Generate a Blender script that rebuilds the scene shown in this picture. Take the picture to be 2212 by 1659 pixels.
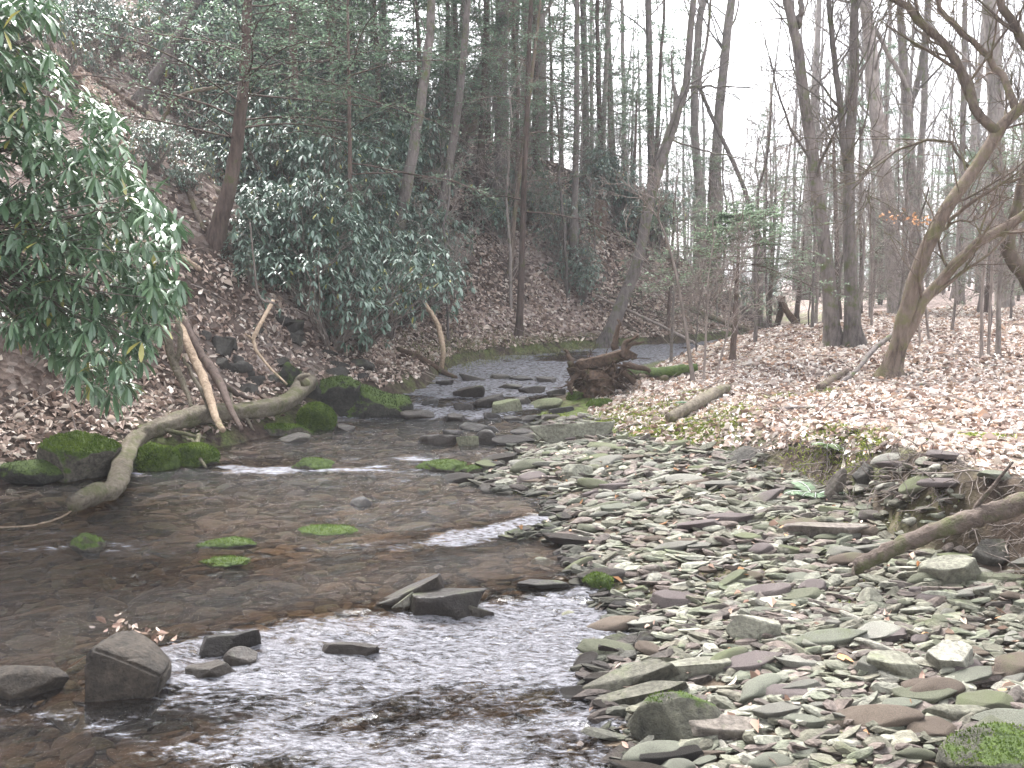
import bpy, math, random
import numpy as np
R = math.radians
for o in list(bpy.data.objects): bpy.data.objects.remove(o)
SC = bpy.context.scene
COL = SC.collection
rng = np.random.default_rng(7)
random.seed(7)

# ------------------------------------------------------------------ camera, sky, sun, exposure
F = 1841.0; CX = 1106.0; CY = 829.5; PITCH = R(6.5); CAMZ = 1.6     # photograph measured at 2212 x 1659
cam = bpy.data.objects.new('camera', bpy.data.cameras.new('camera')); COL.objects.link(cam)
cam.data.sensor_width = 36; cam.data.lens = 36*F/2212; cam.data.clip_start = .05; cam.data.clip_end = 2000
cam.location = (0, 0, CAMZ); cam.rotation_euler = (math.pi/2-PITCH, 0, 0)
SC.camera = cam
SUN_EL, SUN_AZ = R(55), R(-22)            # azimuth from +Y towards +X
W = bpy.data.worlds.new("World"); SC.world = W; W.use_nodes = True
nt = W.node_tree; nt.nodes.clear()
sky = nt.nodes.new('ShaderNodeTexSky'); sky.sky_type = 'NISHITA'; sky.sun_disc = False
sky.sun_elevation = SUN_EL; sky.sun_rotation = SUN_AZ; sky.air_density = 1; sky.dust_density = 4; sky.ozone_density = 1
hs = nt.nodes.new('ShaderNodeHueSaturation'); hs.inputs['Saturation'].default_value = .2   # overcast: nearly white
bg = nt.nodes.new('ShaderNodeBackground'); bg.inputs['Strength'].default_value = .15
wo = nt.nodes.new('ShaderNodeOutputWorld')
nt.links.new(sky.outputs[0], hs.inputs['Color']); nt.links.new(hs.outputs[0], bg.inputs[0]); nt.links.new(bg.outputs[0], wo.inputs[0])
sun = bpy.data.objects.new('sun', bpy.data.lights.new('sun', 'SUN')); COL.objects.link(sun)
sun.data.energy = 1.6; sun.data.angle = R(16); sun.data.color = (1, .975, .96)
sun.rotation_euler = (math.pi/2-SUN_EL, 0, math.pi-SUN_AZ)
SC.view_settings.view_transform = 'Standard'; SC.view_settings.look = 'None'
SC.view_settings.exposure = 2.5; SC.view_settings.gamma = 1
SC.render.engine = 'CYCLES'
SC.cycles.max_bounces = 6; SC.cycles.diffuse_bounces = 3; SC.cycles.glossy_bounces = 2
SC.cycles.transparent_max_bounces = 10; SC.cycles.transmission_bounces = 3; SC.cycles.volume_bounces = 0

# ------------------------------------------------------------------ numeric helpers
def _h(ix, iy, s):
    n = (ix.astype(np.int64)*374761393 + iy.astype(np.int64)*668265263 + s*974634777) & 0x7fffffff
    n = ((n ^ (n >> 13))*1274126177) & 0x7fffffff
    return ((n ^ (n >> 16)) & 0xffffff)/float(0xffffff)
def vnoise(x, y, s=0):
    x = np.asarray(x, float); y = np.asarray(y, float)
    ix = np.floor(x); iy = np.floor(y); fx = x-ix; fy = y-iy
    fx = fx*fx*(3-2*fx); fy = fy*fy*(3-2*fy)
    ix = ix.astype(np.int64); iy = iy.astype(np.int64)
    a = _h(ix, iy, s); b = _h(ix+1, iy, s); c = _h(ix, iy+1, s); d = _h(ix+1, iy+1, s)
    return (a*(1-fx)+b*fx)*(1-fy)+(c*(1-fx)+d*fx)*fy
def fbm(x, y, o=4, s=0):
    t = 0; a = .5
    for i in range(o):
        t = t + a*(vnoise(x*2**i+17.3*i, y*2**i-9.1*i, s+i)-.5)*2; a *= .5
    return t
def n3(p, f, s=0):
    return (fbm(p[..., 0]*f+p[..., 2]*f*.7, p[..., 1]*f-p[..., 2]*f*.6, 3, s)+fbm(p[..., 2]*f, p[..., 0]*f*.8+p[..., 1]*f*.5, 3, s+31))*.6
def sst(x, a, b):
    t = np.clip((x-a)/(b-a), 0, 1); return t*t*(3-2*t)
def norm(v): return v/np.maximum(np.linalg.norm(v, axis=-1, keepdims=True), 1e-9)
def sdist(P, x, y):
    """distance to a polyline, positive on its right side when walked in order"""
    P = np.array(P, float); best = np.full(x.shape, 1e9); sg = np.where(x > np.interp(y, P[:, 1], P[:, 0]), 1., -1.)
    for i in range(len(P)-1):
        a, b = P[i], P[i+1]; d = b-a; L = (d*d).sum()
        t = np.clip(((x-a[0])*d[0]+(y-a[1])*d[1])/L, 0, 1)
        dx = x-a[0]-t*d[0]; dy = y-a[1]-t*d[1]; q = dx*dx+dy*dy
        best = np.minimum(q, best)
    return np.sqrt(best)*sg

# ------------------------------------------------------------------ lie of the land
LF = [(-9,-6),(-7.5,0),(-5.6,4.4),(-4.0,6.4),(-3.3,7.3),(-2.75,8.1),(-2.3,9.1),(-1.95,10.2),(-1.5,10.9),(-1.2,11.6),(-1.1,12.8),
      (-.85,14.2),(-.3,15.4),(1.0,16.8),(4,18.6),(7,21.6),(9,30),(12,45),(18,80),(40,220)]
RW = [(.45,-6),(.42,2.4),(.40,2.7),(.36,3.0),(.27,3.3),(.27,3.45),(.55,3.75),(.49,4.0),(.34,4.5),(.3,5.0),(.0,5.15),(.25,5.4),(.2,6.0),(-.3,6.5),
      (-.07,7.6),(.12,8.8),(.3,10.0),(.57,11.0),(.9,12),(1.6,13),(2.65,15.0),(3.7,16.9),(5.4,18.6),(7.5,21.4),(9.6,30),(12.6,45),(19,80),(41,220)]
BL = [(2.75,-6),(2.65,3),(2.4,3.8),(2.2,5),(2.05,5.9),(1.75,6.7),(1.2,7.3),(.85,8.3),(.75,9.5),(.9,10.5),(1.15,11.5),(1.9,12.7),(2.8,14.8),
      (3.85,16.6),(5.55,18.3),(7.65,21.2),(9.8,30),(12.9,45),(19.5,80),(42,220)]
def waterz(x, y):
    s = y-.4*np.clip(x, -3, 2)
    z = .055*sst(s, 3.85, 4.3)+.02*sst(s, 4.9, 5.3)
    z = z+.13*sst(y, 9.7, 10.9)+.12*sst(y, 11, 14)+.12*sst(y, 14, 22)+.004*np.maximum(y-22, 0)
    return z
def H(x, y, full=False):
    x = np.asarray(x, float); y = np.asarray(y, float)
    x, y = np.broadcast_arrays(x, y)
    w = waterz(x, y)
    dl = -sdist(LF, x, y); dr = sdist(RW, x, y); db = sdist(BL, x, y)
    inside = (dl < 0) & (dr < 0)
    e = np.minimum(-dl, -dr)
    bed = -.02-.16*sst(e, 0, 1.0)*np.where(y > 10, .35, 1)*(1-.55*sst(e, 0, .5)*sst(-(y-.4*x), -4.2, -3.0))+.025*fbm(x*2.2, y*2.2, 3, 5)
    # right: bar, cut bank, leafy flat
    bar = .0+.10*sst(dr, 0, .9)+.06*sst(dr, .8, 2.4)+.03*fbm(x*1.5, y*1.5, 3, 8)*sst(dr, 0, .5)
    bh = np.interp(y, [0, 3.8, 5.5, 7, 9, 12, 16, 25], [.52, .47, .38, .27, .2, .22, .3, .3])
    wd = np.interp(y, [0, 6, 8, 12], [.26, .34, 1.1, 1.2])
    wob = .22*fbm(x*1.7+3, y*1.7, 3, 12)
    rise = bh*sst(db+wob, 0, wd)+.045*np.clip(db-.3, 0, 4)+.012*np.clip(db-4, 0, 200)
    rise = rise+sst(db, .3, 1.5)*(.09*fbm(x*.55, y*.55, 4, 20)+.02*fbm(x*3, y*3, 2, 23))
    right = bar+rise
    # left: hillside
    prof = np.interp(dl, [0, .12, .8, 1.6, 3, 6, 10, 16, 25, 60], [0, .13, .50, 1.45, 2.95, 6.0, 9.9, 14.5, 19, 30])
    s = y+.6*x
    prof2 = np.interp(dl, [0, .12, .7, 1.6, 3, 6, 10, 16, 25, 60], [0, .15, .30, .85, 2.1, 4.7, 7.9, 12, 17, 24])
    k = sst(y, 11.5, 14); prof = prof*(1-k)+prof2*k
    cap = np.interp(s, [8, 12, 16, 20, 24, 30, 60, 200], [19, 16, 13, 9.5, 6.2, 5, 4, 3])
    k = 1.2
    hh = -k*np.logaddexp(-prof/k, -cap/k)+k*np.logaddexp(0*prof, -cap/k)
    hh = hh+sst(dl, .2, 1.5)*(.28*fbm(x*.8, y*.8, 4, 40)+.3*fbm(x*.3+5, y*.3, 3, 41))+.05*fbm(x*4, y*4, 2, 42)*sst(dl, .05, .4)
    z = np.where(inside, bed, np.where(dl >= 0, hh, right))+w
    if full: return z, dl, dr, db
    return z
def raydir(u, v):
    xc = (np.asarray(u, float)-CX)/F; yc = -(np.asarray(v, float)-CY)/F
    cp, sp = math.cos(PITCH), math.sin(PITCH)
    return np.stack([xc, cp+yc*sp, -sp+yc*cp], -1)
def P(u, v, Y):
    """the point that stands at depth Y on the sight line measured at u, v"""
    d = raydir(u, v); return np.array([0, 0, CAMZ])+d*(Y/d[..., 1:2] if d.ndim > 1 else Y/d[1])
_T = np.geomspace(1.6, 120, 1500)
def G(u, v, zoff=0.0):
    d = raydir(u, v); q = _T/d[1]
    x = d[0]*q; y = d[1]*q; z = CAMZ+d[2]*q
    h = np.maximum(H(x, y), -9)+zoff
    i = np.argmax(z < h)
    if z[i] >= h[i]: i = len(_T)-1
    return np.array([x[i], y[i], float(H(x[i], y[i]))])
def GW(u, v):
    """point of the water surface"""
    d = raydir(u, v); q = _T/d[1]; x = d[0]*q; y = d[1]*q; z = CAMZ+d[2]*q
    i = np.argmax(z < waterz(x, y)); return np.array([x[i], y[i], float(waterz(x[i], y[i]))])

# ------------------------------------------------------------------ mesh collector
class MB:
    def __init__(s): s.v = []; s.q = []; s.t = []; s.c = []; s.n = 0
    def add(s, v, q=None, t=None, c=None):
        v = np.asarray(v, float).reshape(-1, 3)
        if q is not None and len(q): s.q.append(np.asarray(q).reshape(-1, 4)+s.n)
        if t is not None and len(t): s.t.append(np.asarray(t).reshape(-1, 3)+s.n)
        if c is None: c = np.ones((len(v), 3))
        c = np.asarray(c, float)
        if c.ndim == 1: c = np.tile(c, (len(v), 1))
        s.c.append(c); s.v.append(v); s.n += len(v)
    def mesh(s, name, mat, smooth=True):
        v = np.concatenate(s.v); c = np.concatenate(s.c)
        q = np.concatenate(s.q) if s.q else np.zeros((0, 4), int); t = np.concatenate(s.t) if s.t else np.zeros((0, 3), int)
        me = bpy.data.meshes.new(name)
        me.vertices.add(len(v)); me.vertices.foreach_set('co', v.astype(np.float32).ravel())
        li = np.concatenate([q.ravel(), t.ravel()]).astype(np.int32)
        me.loops.add(len(li)); me.loops.foreach_set('vertex_index', li)
        npoly = len(q)+len(t)
        me.polygons.add(npoly)
        st = np.concatenate([np.arange(len(q))*4, len(q)*4+np.arange(len(t))*3]).astype(np.int32)
        me.polygons.foreach_set('loop_start', st)
        me.update(calc_edges=True)
        me.polygons.foreach_set('use_smooth', np.full(npoly, bool(smooth)))
        a = me.color_attributes.new('Col', 'FLOAT_COLOR', 'POINT')
        a.data.foreach_set('color', np.concatenate([c, np.ones((len(c), 1))], 1).astype(np.float32).ravel())
        me.materials.append(mat); me.validate()
        return me
    def build(s, name, mat, parent=None, smooth=True):
        o = bpy.data.objects.new(name, s.mesh(name, mat, smooth)); COL.objects.link(o)
        if parent: o.parent = parent
        return o
def tag(o, label=None, cat=None, group=None, kind=None):
    if label: o['label'] = label
    if cat: o['category'] = cat
    if group: o['group'] = group
    if kind: o['kind'] = kind
    return o
def empty(name, loc, label=None, cat=None, group=None):
    o = bpy.data.objects.new(name, None); COL.objects.link(o); o.location = tuple(map(float, loc)); o.empty_display_size = .1
    return tag(o, label, cat, group)
def copy_tree(o, parent=None):
    c = o.copy(); COL.objects.link(c); c.parent = parent
    for ch in [k for k in KIDS.get(o.name, [])]: copy_tree(ch, c)
    return c
KIDS = {}
def kid(parent, ob): KIDS.setdefault(parent.name, []).append(ob); return ob

def tubes(mb, pts, rad, sides=5, col=(1, 1, 1), rough=0.0, cap=True):
    """pts (N,K,3), rad (N,K): N tubes at once"""
    pts = np.asarray(pts, float); rad = np.asarray(rad, float)
    if pts.ndim == 2: pts = pts[None]; rad = rad[None]
    N, K, _ = pts.shape
    T = np.empty_like(pts); T[:, 1:-1] = pts[:, 2:]-pts[:, :-2]; T[:, 0] = pts[:, 1]-pts[:, 0]; T[:, -1] = pts[:, -1]-pts[:, -2]
    T = norm(T)
    md = norm(pts[:, -1]-pts[:, 0])
    ref = np.where(np.abs(md[:, 2:3]) > .75, np.array([[1., .13, 0]]), np.array([[.1, .05, 1.]]))[:, None]
    A = norm(np.cross(T, ref)); B = np.cross(T, A)
    th = np.arange(sides)/sides*2*math.pi
    rr = rad[..., None]*np.ones(sides)
    if rough:
        ph = rng.uniform(0, 6.28, (N, 1, 1))
        rr = rr*(1+rough*(.6*np.sin(th*3+ph+pts[..., 2:3]*1.7)+.5*np.sin(th*5-ph+pts[..., 2:3]*3.1)+rng.normal(0, .35, rr.shape)))
    V = pts[:, :, None]+rr[..., None]*(A[:, :, None]*np.cos(th)[None, None, :, None]+B[:, :, None]*np.sin(th)[None, None, :, None])
    V = V.reshape(-1, 3)
    n = np.arange(N)[:, None, None]*K*sides; k = np.arange(K-1)[None, :, None]*sides; j = np.arange(sides)[None, None, :]; j2 = (j+1) % sides
    q = np.stack([n+k+j, n+k+j2, n+k+sides+j2, n+k+sides+j], -1).reshape(-1, 4)
    t = None
    if cap and sides >= 5:
        c0 = pts[:, 0]; c1 = pts[:, -1]; base = N*K*sides
        V = np.concatenate([V, c0, c1]); jj = np.arange(sides); nn = np.arange(N)[:, None]
        t0 = np.stack([nn*K*sides+(jj+1) % sides+0*nn, nn*K*sides+jj, base+nn+0*jj], -1)
        e = nn*K*sides+(K-1)*sides
        t1 = np.stack([e+jj, e+(jj+1) % sides, base+N+nn+0*jj], -1)
        t = np.concatenate([t0.reshape(-1, 3), t1.reshape(-1, 3)])
    c = np.tile(np.asarray(col, float), (len(V), 1))
    mb.add(V, q, t, c)
def smoothpath(p, r, n):
    """Catmull-Rom through control points"""
    p = np.asarray(p, float); r = np.asarray(r, float); m = len(p)
    pe = np.concatenate([[2*p[0]-p[1]], p, [2*p[-1]-p[-2]]]); t = np.linspace(0, m-1-1e-6, n); i = t.astype(int); f = (t-i)[:, None]
    a, b, c, d = pe[i], pe[i+1], pe[i+2], pe[i+3]
    q = .5*((2*b)+(c-a)*f+(2*a-5*b+4*c-d)*f**2+(-a+3*b-3*c+d)*f**3)
    return q, np.interp(t, np.arange(m), r)
def grow(st, di, ln, K=6, wig=.12, up=.0):
    N = len(st); pts = np.empty((N, K, 3)); pts[:, 0] = st; d = norm(di); step = (ln/(K-1))[:, None]
    for i in range(1, K):
        d = norm(d+rng.normal(0, wig, (N, 3))+np.array([0, 0, up])); pts[:, i] = pts[:, i-1]+d*step
    return pts
def sprout(pts, rad, m, ang=(.5, 1.0), t0=.2, t1=1.0, flat=0):
    """m side shoots on each of N parents: start, direction, position along, parent radius there, parent index"""
    N, K, _ = pts.shape
    t = rng.uniform(t0, t1, (N, m)); f = t*(K-1); i = np.minimum(f.astype(int), K-2); g = (f-i)[..., None]
    n = np.arange(N)[:, None]
    a = pts[n, i]; b = pts[n, i+1]; s = a*(1-g)+b*g; T = norm(b-a)
    r = rad[n, i]*(1-g[..., 0])+rad[n, i+1]*g[..., 0]
    x = rng.normal(0, 1, (N, m, 3))
    if flat: x[..., 2] *= 1-flat
    x = norm(x-(x*T).sum(-1, keepdims=True)*T)
    an = rng.uniform(ang[0], ang[1], (N, m, 1))
    d = T*np.cos(an)+x*np.sin(an)
    return s.reshape(-1, 3), d.reshape(-1, 3), t.ravel(), r.ravel(), np.repeat(np.arange(N), m)

# ------------------------------------------------------------------ materials
def newmat(name):
    m = bpy.data.materials.new(name); m.use_nodes = True; n = m.node_tree; b = n.nodes['Principled BSDF']; return m, n, b
def nd(n, t, **k):
    x = n.nodes.new(t)
    for a, v in k.items():
        if a in x.inputs: x.inputs[a].default_value = v
        else: setattr(x, a, v)
    return x
def ramp(n, src, stops):
    r = n.nodes.new('ShaderNodeValToRGB'); n.links.new(src, r.inputs[0]); e = r.color_ramp.elements
    while len(e) < len(stops): e.new(.5)
    for k, (p, c) in enumerate(stops): e[k].position = p; e[k].color = (*c, 1) if len(c) == 3 else c
    return r.outputs[0]
def mix(n, fac, a, b, mode='MIX'):
    x = n.nodes.new('ShaderNodeMix'); x.data_type = 'RGBA'; x.blend_type = mode
    for s, v in ((x.inputs[0], fac), (x.inputs[6], a), (x.inputs[7], b)):
        if hasattr(v, 'is_linked') or hasattr(v, 'links'): n.links.new(v, s)
        else: s.default_value = v if isinstance(v, (int, float)) else (*v, 1)
    return x.outputs[2]
def mth(n, op, a, b=0.0, clamp=False):
    x = n.nodes.new('ShaderNodeMath'); x.operation = op; x.use_clamp = clamp
    for s, v in ((x.inputs[0], a), (x.inputs[1], b)):
        if hasattr(v, 'links'): n.links.new(v, s)
        else: s.default_value = v
    return x.outputs[0]
def coords(n, scale=(1, 1, 1), kind='Object'):
    t = n.nodes.new('ShaderNodeTexCoord'); m = n.nodes.new('ShaderNodeMapping'); m.inputs['Scale'].default_value = scale
    n.links.new(t.outputs[kind], m.inputs[0]); return m.outputs[0]
def noise(n, vec, sc, det=4, rough=.6):
    x = nd(n, 'ShaderNodeTexNoise'); x.inputs['Scale'].default_value = sc; x.inputs['Detail'].default_value = det; x.inputs['Roughness'].default_value = rough
    n.links.new(vec, x.inputs['Vector']); return x.outputs[0]
def bump(n, b, h, st, dist=.02):
    x = nd(n, 'ShaderNodeBump'); x.inputs['Strength'].default_value = st; x.inputs['Distance'].default_value = dist
    n.links.new(h, x.inputs['Height']); n.links.new(x.outputs[0], b.inputs['Normal'])
def upz(n):
    g = n.nodes.new('ShaderNodeNewGeometry'); s = n.nodes.new('ShaderNodeSeparateXYZ'); n.links.new(g.outputs['Normal'], s.inputs[0]); return s.outputs[2]
def pos(n):
    return n.nodes.new('ShaderNodeNewGeometry').outputs['Position']
def attr(n):
    a = n.nodes.new('ShaderNodeAttribute'); a.attribute_name = 'Col'; return a
def bark_mat(name, dark, light, moss=.25, mosscol=(.10, .13, .045), bs=.8, zs=.22):
    m, n, b = newmat(name); v = coords(n, (1, 1, zs), 'Object')
    a = noise(n, v, 26, 6, .7); c = ramp(n, a, [(.32, dark), (.62, light)])
    big = noise(n, coords(n), 2.3, 4, .6)
    c = mix(n, ramp(n, big, [(.35, (0, 0, 0)), (.7, (.6, .6, .6))]), c, tuple(x*1.35+.02 for x in light))
    mm = ramp(n, noise(n, coords(n), 5, 5, .7), [(.62-moss*.45, (0, 0, 0)), (.72-moss*.3, (1, 1, 1))])
    c = mix(n, mth(n, 'MULTIPLY', mm, .75), c, mosscol)
    oi = n.nodes.new('ShaderNodeObjectInfo')
    c = mix(n, 1.0, c, ramp(n, oi.outputs['Random'], [(0, (.72, .70, .68)), (1, (1.2, 1.15, 1.12))]), 'MULTIPLY')
    n.links.new(c, b.inputs['Base Color']); b.inputs['Roughness'].default_value = .95; b.inputs['Specular IOR Level'].default_value = .15
    bump(n, b, a, bs, .03); return m
M = {}
M['bark'] = bark_mat('grey_bark', (.042, .037, .036), (.18, .164, .158), .22)
M['bark_hemlock'] = bark_mat('hemlock_bark', (.035, .027, .025), (.14, .108, .096), .12)
M['bark_mossy'] = bark_mat('mossy_bark', (.045, .035, .031), (.17, .138, .115), .28, (.13, .135, .06))
M['bark_pale'] = bark_mat('pale_bark', (.085, .077, .073), (.27, .248, .235), .15)
M['log_grey'] = bark_mat('weathered_wood', (.055, .048, .038), (.23, .205, .165), .3, (.12, .135, .06), 1, 1)
M['wood_pale'] = bark_mat('bare_wood', (.14, .10, .07), (.36, .29, .22), .05, zs=1)
M['wood_dark'] = bark_mat('rotten_wood', (.02, .015, .012), (.12, .085, .065), .1, zs=1)
M['log_dark'] = bark_mat('dark_log_bark', (.03, .024, .022), (.15, .125, .11), .25, bs=1, zs=1)
M['twig'] = bark_mat('twig_bark', (.10, .088, .083), (.27, .24, .222), .05)
def leafmat(name, rough=.5, spec=.5, trans=0.0, coat=0):
    m, n, b = newmat(name); a = attr(n); n.links.new(a.outputs['Color'], b.inputs['Base Color'])
    b.inputs['Roughness'].default_value = rough; b.inputs['Specular IOR Level'].default_value = spec
    if trans:
        out = n.nodes['Material Output']; t = n.nodes.new('ShaderNodeBsdfTranslucent'); n.links.new(a.outputs['Color'], t.inputs[0])
        x = n.nodes.new('ShaderNodeMixShader'); x.inputs[0].default_value = trans
        n.links.new(b.outputs[0], x.inputs[1]); n.links.new(t.outputs[0], x.inputs[2]); n.links.new(x.outputs[0], out.inputs[0])
    return m
M['rhodo'] = leafmat('leathery_green_leaf', .36, 1.0, .12)
M['needle'] = leafmat('hemlock_needle', .5, .5, .45)
M['litter'] = leafmat('dead_leaf', .7, .3, .12)
M['grass'] = leafmat('green_blade', .6, .3, .3)
M['moss'] = leafmat('moss_tuft', .9, .1, .25)
def stone_mat(name, stops, moss=.3, wet=0.0, use_attr=False):
    m, n, b = newmat(name)
    if use_attr: base = attr(n).outputs['Color']
    elif name == 'bar_shale': base = n.nodes.new('ShaderNodeObjectInfo').outputs['Color']
    else:
        oi = n.nodes.new('ShaderNodeObjectInfo'); base = ramp(n, oi.outputs['Random'], stops)
    p = coords(n, (1, 1, 1), 'Object') if not use_attr else pos(n)
    f = noise(n, p, 38, 6, .7); g = noise(n, pos(n), 5, 4, .6)
    c = mix(n, 1.0, base, ramp(n, f, [(.3, (.42, .42, .42)), (.72, (1.45, 1.45, 1.45))]), 'MULTIPLY')
    c = mix(n, 1.0, c, ramp(n, g, [(.3, (.78, .76, .74)), (.7, (1.15, 1.16, 1.1))]), 'MULTIPLY')
    k = mth(n, 'MULTIPLY', ramp(n, noise(n, pos(n), 3.1, 6, .7), [(.60-moss*.35, (0, 0, 0)), (.72-moss*.25, (1, 1, 1))]), mth(n, 'MULTIPLY', upz(n), 1.0, True))
    c = mix(n, mth(n, 'MULTIPLY', k, .55, True), c, (.11, .135, .055))
    n.links.new(c, b.inputs['Base Color']); b.inputs['Roughness'].default_value = .32 if wet else .8
    b.inputs['Specular IOR Level'].default_value = .4 if wet else .3
    bump(n, b, f, .8, .02); return m
DRY = [(0, (.14, .137, .11)), (.2, (.20, .20, .16)), (.4, (.16, .135, .125)), (.6, (.25, .25, .21)), (.8, (.18, .178, .145)), (1, (.28, .275, .24))]
M['stone'] = stone_mat('dry_shale', DRY, .12)
M['bar'] = stone_mat('bar_shale', DRY, .1)
M['stack'] = stone_mat('stack_slab', [(0, (.08, .078, .062)), (1, (.12, .115, .095))], .4)
M['stone_moss'] = stone_mat('moss_grown_stone', [(0, (.14, .14, .10)), (1, (.2, .2, .15))], .95)
M['stone_wet'] = stone_mat('wet_stone', [(0, (.016, .014, .013)), (.5, (.034, .027, .023)), (1, (.05, .042, .034))], .1, 1)
M['gravel'] = stone_mat('gravel_stone', DRY, .15, 0, True)
M['bedstone'] = stone_mat('stream_bed_stone', DRY, 0, 1, True)
M['rock'] = stone_mat('bank_rock', [(0, (.045, .042, .04)), (1, (.07, .066, .06))], .12)
def moss_rock(name, amount, base):
    m, n, b = newmat(name); f = noise(n, pos(n), 30, 6, .75); g = noise(n, pos(n), 7, 4, .6)
    k = ramp(n, mth(n, 'ADD', mth(n, 'MULTIPLY', upz(n), .5), g), [(1.0-amount*.65, (0, 0, 0)), (1.14-amount*.65, (1, 1, 1))]) 
    mc = ramp(n, f, [(.3, (.025, .045, .01)), (.6, (.085, .13, .025)), (.8, (.14, .18, .045))])
    c = mix(n, k, mix(n, 1.0, mix(n, 1.0, base, ramp(n, g, [(.3, (.5, .5, .5)), (.7, (1.4, 1.35, 1.3))]), 'MULTIPLY'), ramp(n, f, [(.3, (.3, .3, .3)), (.7, (1.5, 1.5, 1.5))]), 'MULTIPLY'), mc)
    n.links.new(c, b.inputs['Base Color']); b.inputs['Roughness'].default_value = .9; bump(n, b, f, 1.0, .04); return m
M['moss_rock'] = moss_rock('mossy_rock', .75, (.12, .11, .09))
M['moss_full'] = moss_rock('moss_cushion', 1.2, (.1, .1, .07))
M['wedge_rock'] = moss_rock('algae_rock', -.15, (.06, .05, .04))
M['boulder_rock'] = moss_rock('boulder_rock', .1, (.10, .10, .075))
M['dark_moss'] = moss_rock('dark_mossy_rock', .5, (.035, .034, .028))
# ground: vertex weights R leaf litter, G stones, B moss; black = dark soil
def ground_mat():
    m, n, b = newmat('forest_floor'); a = attr(n); s = n.nodes.new('ShaderNodeSeparateColor'); n.links.new(a.outputs['Color'], s.inputs[0])
    p = pos(n)
    v = nd(n, 'ShaderNodeTexVoronoi'); v.inputs['Scale'].default_value = 15; n.links.new(mix(n, .06, p, nd_noise_col(n, p)), v.inputs['Vector'])
    sc = n.nodes.new('ShaderNodeSeparateColor'); n.links.new(v.outputs['Color'], sc.inputs[0])
    leaf = ramp(n, sc.outputs[0], [(0, (.055, .038, .032)), (.3, (.15, .105, .09)), (.6, (.26, .20, .175)), (1, (.40, .345, .315))])
    leaf = mix(n, 1.0, leaf, ramp(n, noise(n, p, 60, 3), [(.3, (.7, .7, .7)), (.7, (1.2, 1.2, 1.2))]), 'MULTIPLY')
    v2 = nd(n, 'ShaderNodeTexVoronoi'); v2.inputs['Scale'].default_value = 1; mp = nd(n, 'ShaderNodeMapping'); mp.inputs['Scale'].default_value = (13, 22, 20)
    n.links.new(p, mp.inputs[0]); n.links.new(mp.outputs[0], v2.inputs['Vector'])
    sc2 = n.nodes.new('ShaderNodeSeparateColor'); n.links.new(v2.outputs['Color'], sc2.inputs[0])
    st = ramp(n, sc2.outputs[1], [(0, (.035, .027, .02)), (.4, (.07, .054, .04)), (.75, (.11, .084, .06)), (1, (.15, .125, .095))])
    soil = ramp(n, noise(n, p, 12, 6, .7), [(.35, (.022, .015, .012)), (.65, (.085, .06, .048))])
    mo = ramp(n, noise(n, p, 40, 5, .7), [(.35, (.04, .065, .015)), (.7, (.16, .2, .06))])
    c = mix(n, s.outputs[0], soil, leaf); c = mix(n, s.outputs[1], c, st)
    c = mix(n, mth(n, 'MULTIPLY', s.outputs[2], ramp(n, noise(n, p, 6, 5, .7), [(.4, (0, 0, 0)), (.55, (1, 1, 1))])), c, mo)
    n.links.new(c, b.inputs['Base Color']); b.inputs['Roughness'].default_value = .9; b.inputs['Specular IOR Level'].default_value = .2
    h = mth(n, 'ADD', v.outputs['Distance'], noise(n, p, 30, 5, .7)); bump(n, b, h, .8, .03); return m
def nd_noise_col(n, p):
    x = n.nodes.new('ShaderNodeTexNoise'); x.inputs['Scale'].default_value = 9; n.links.new(p, x.inputs['Vector']); return x.outputs['Color']
M['ground'] = ground_mat()
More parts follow.
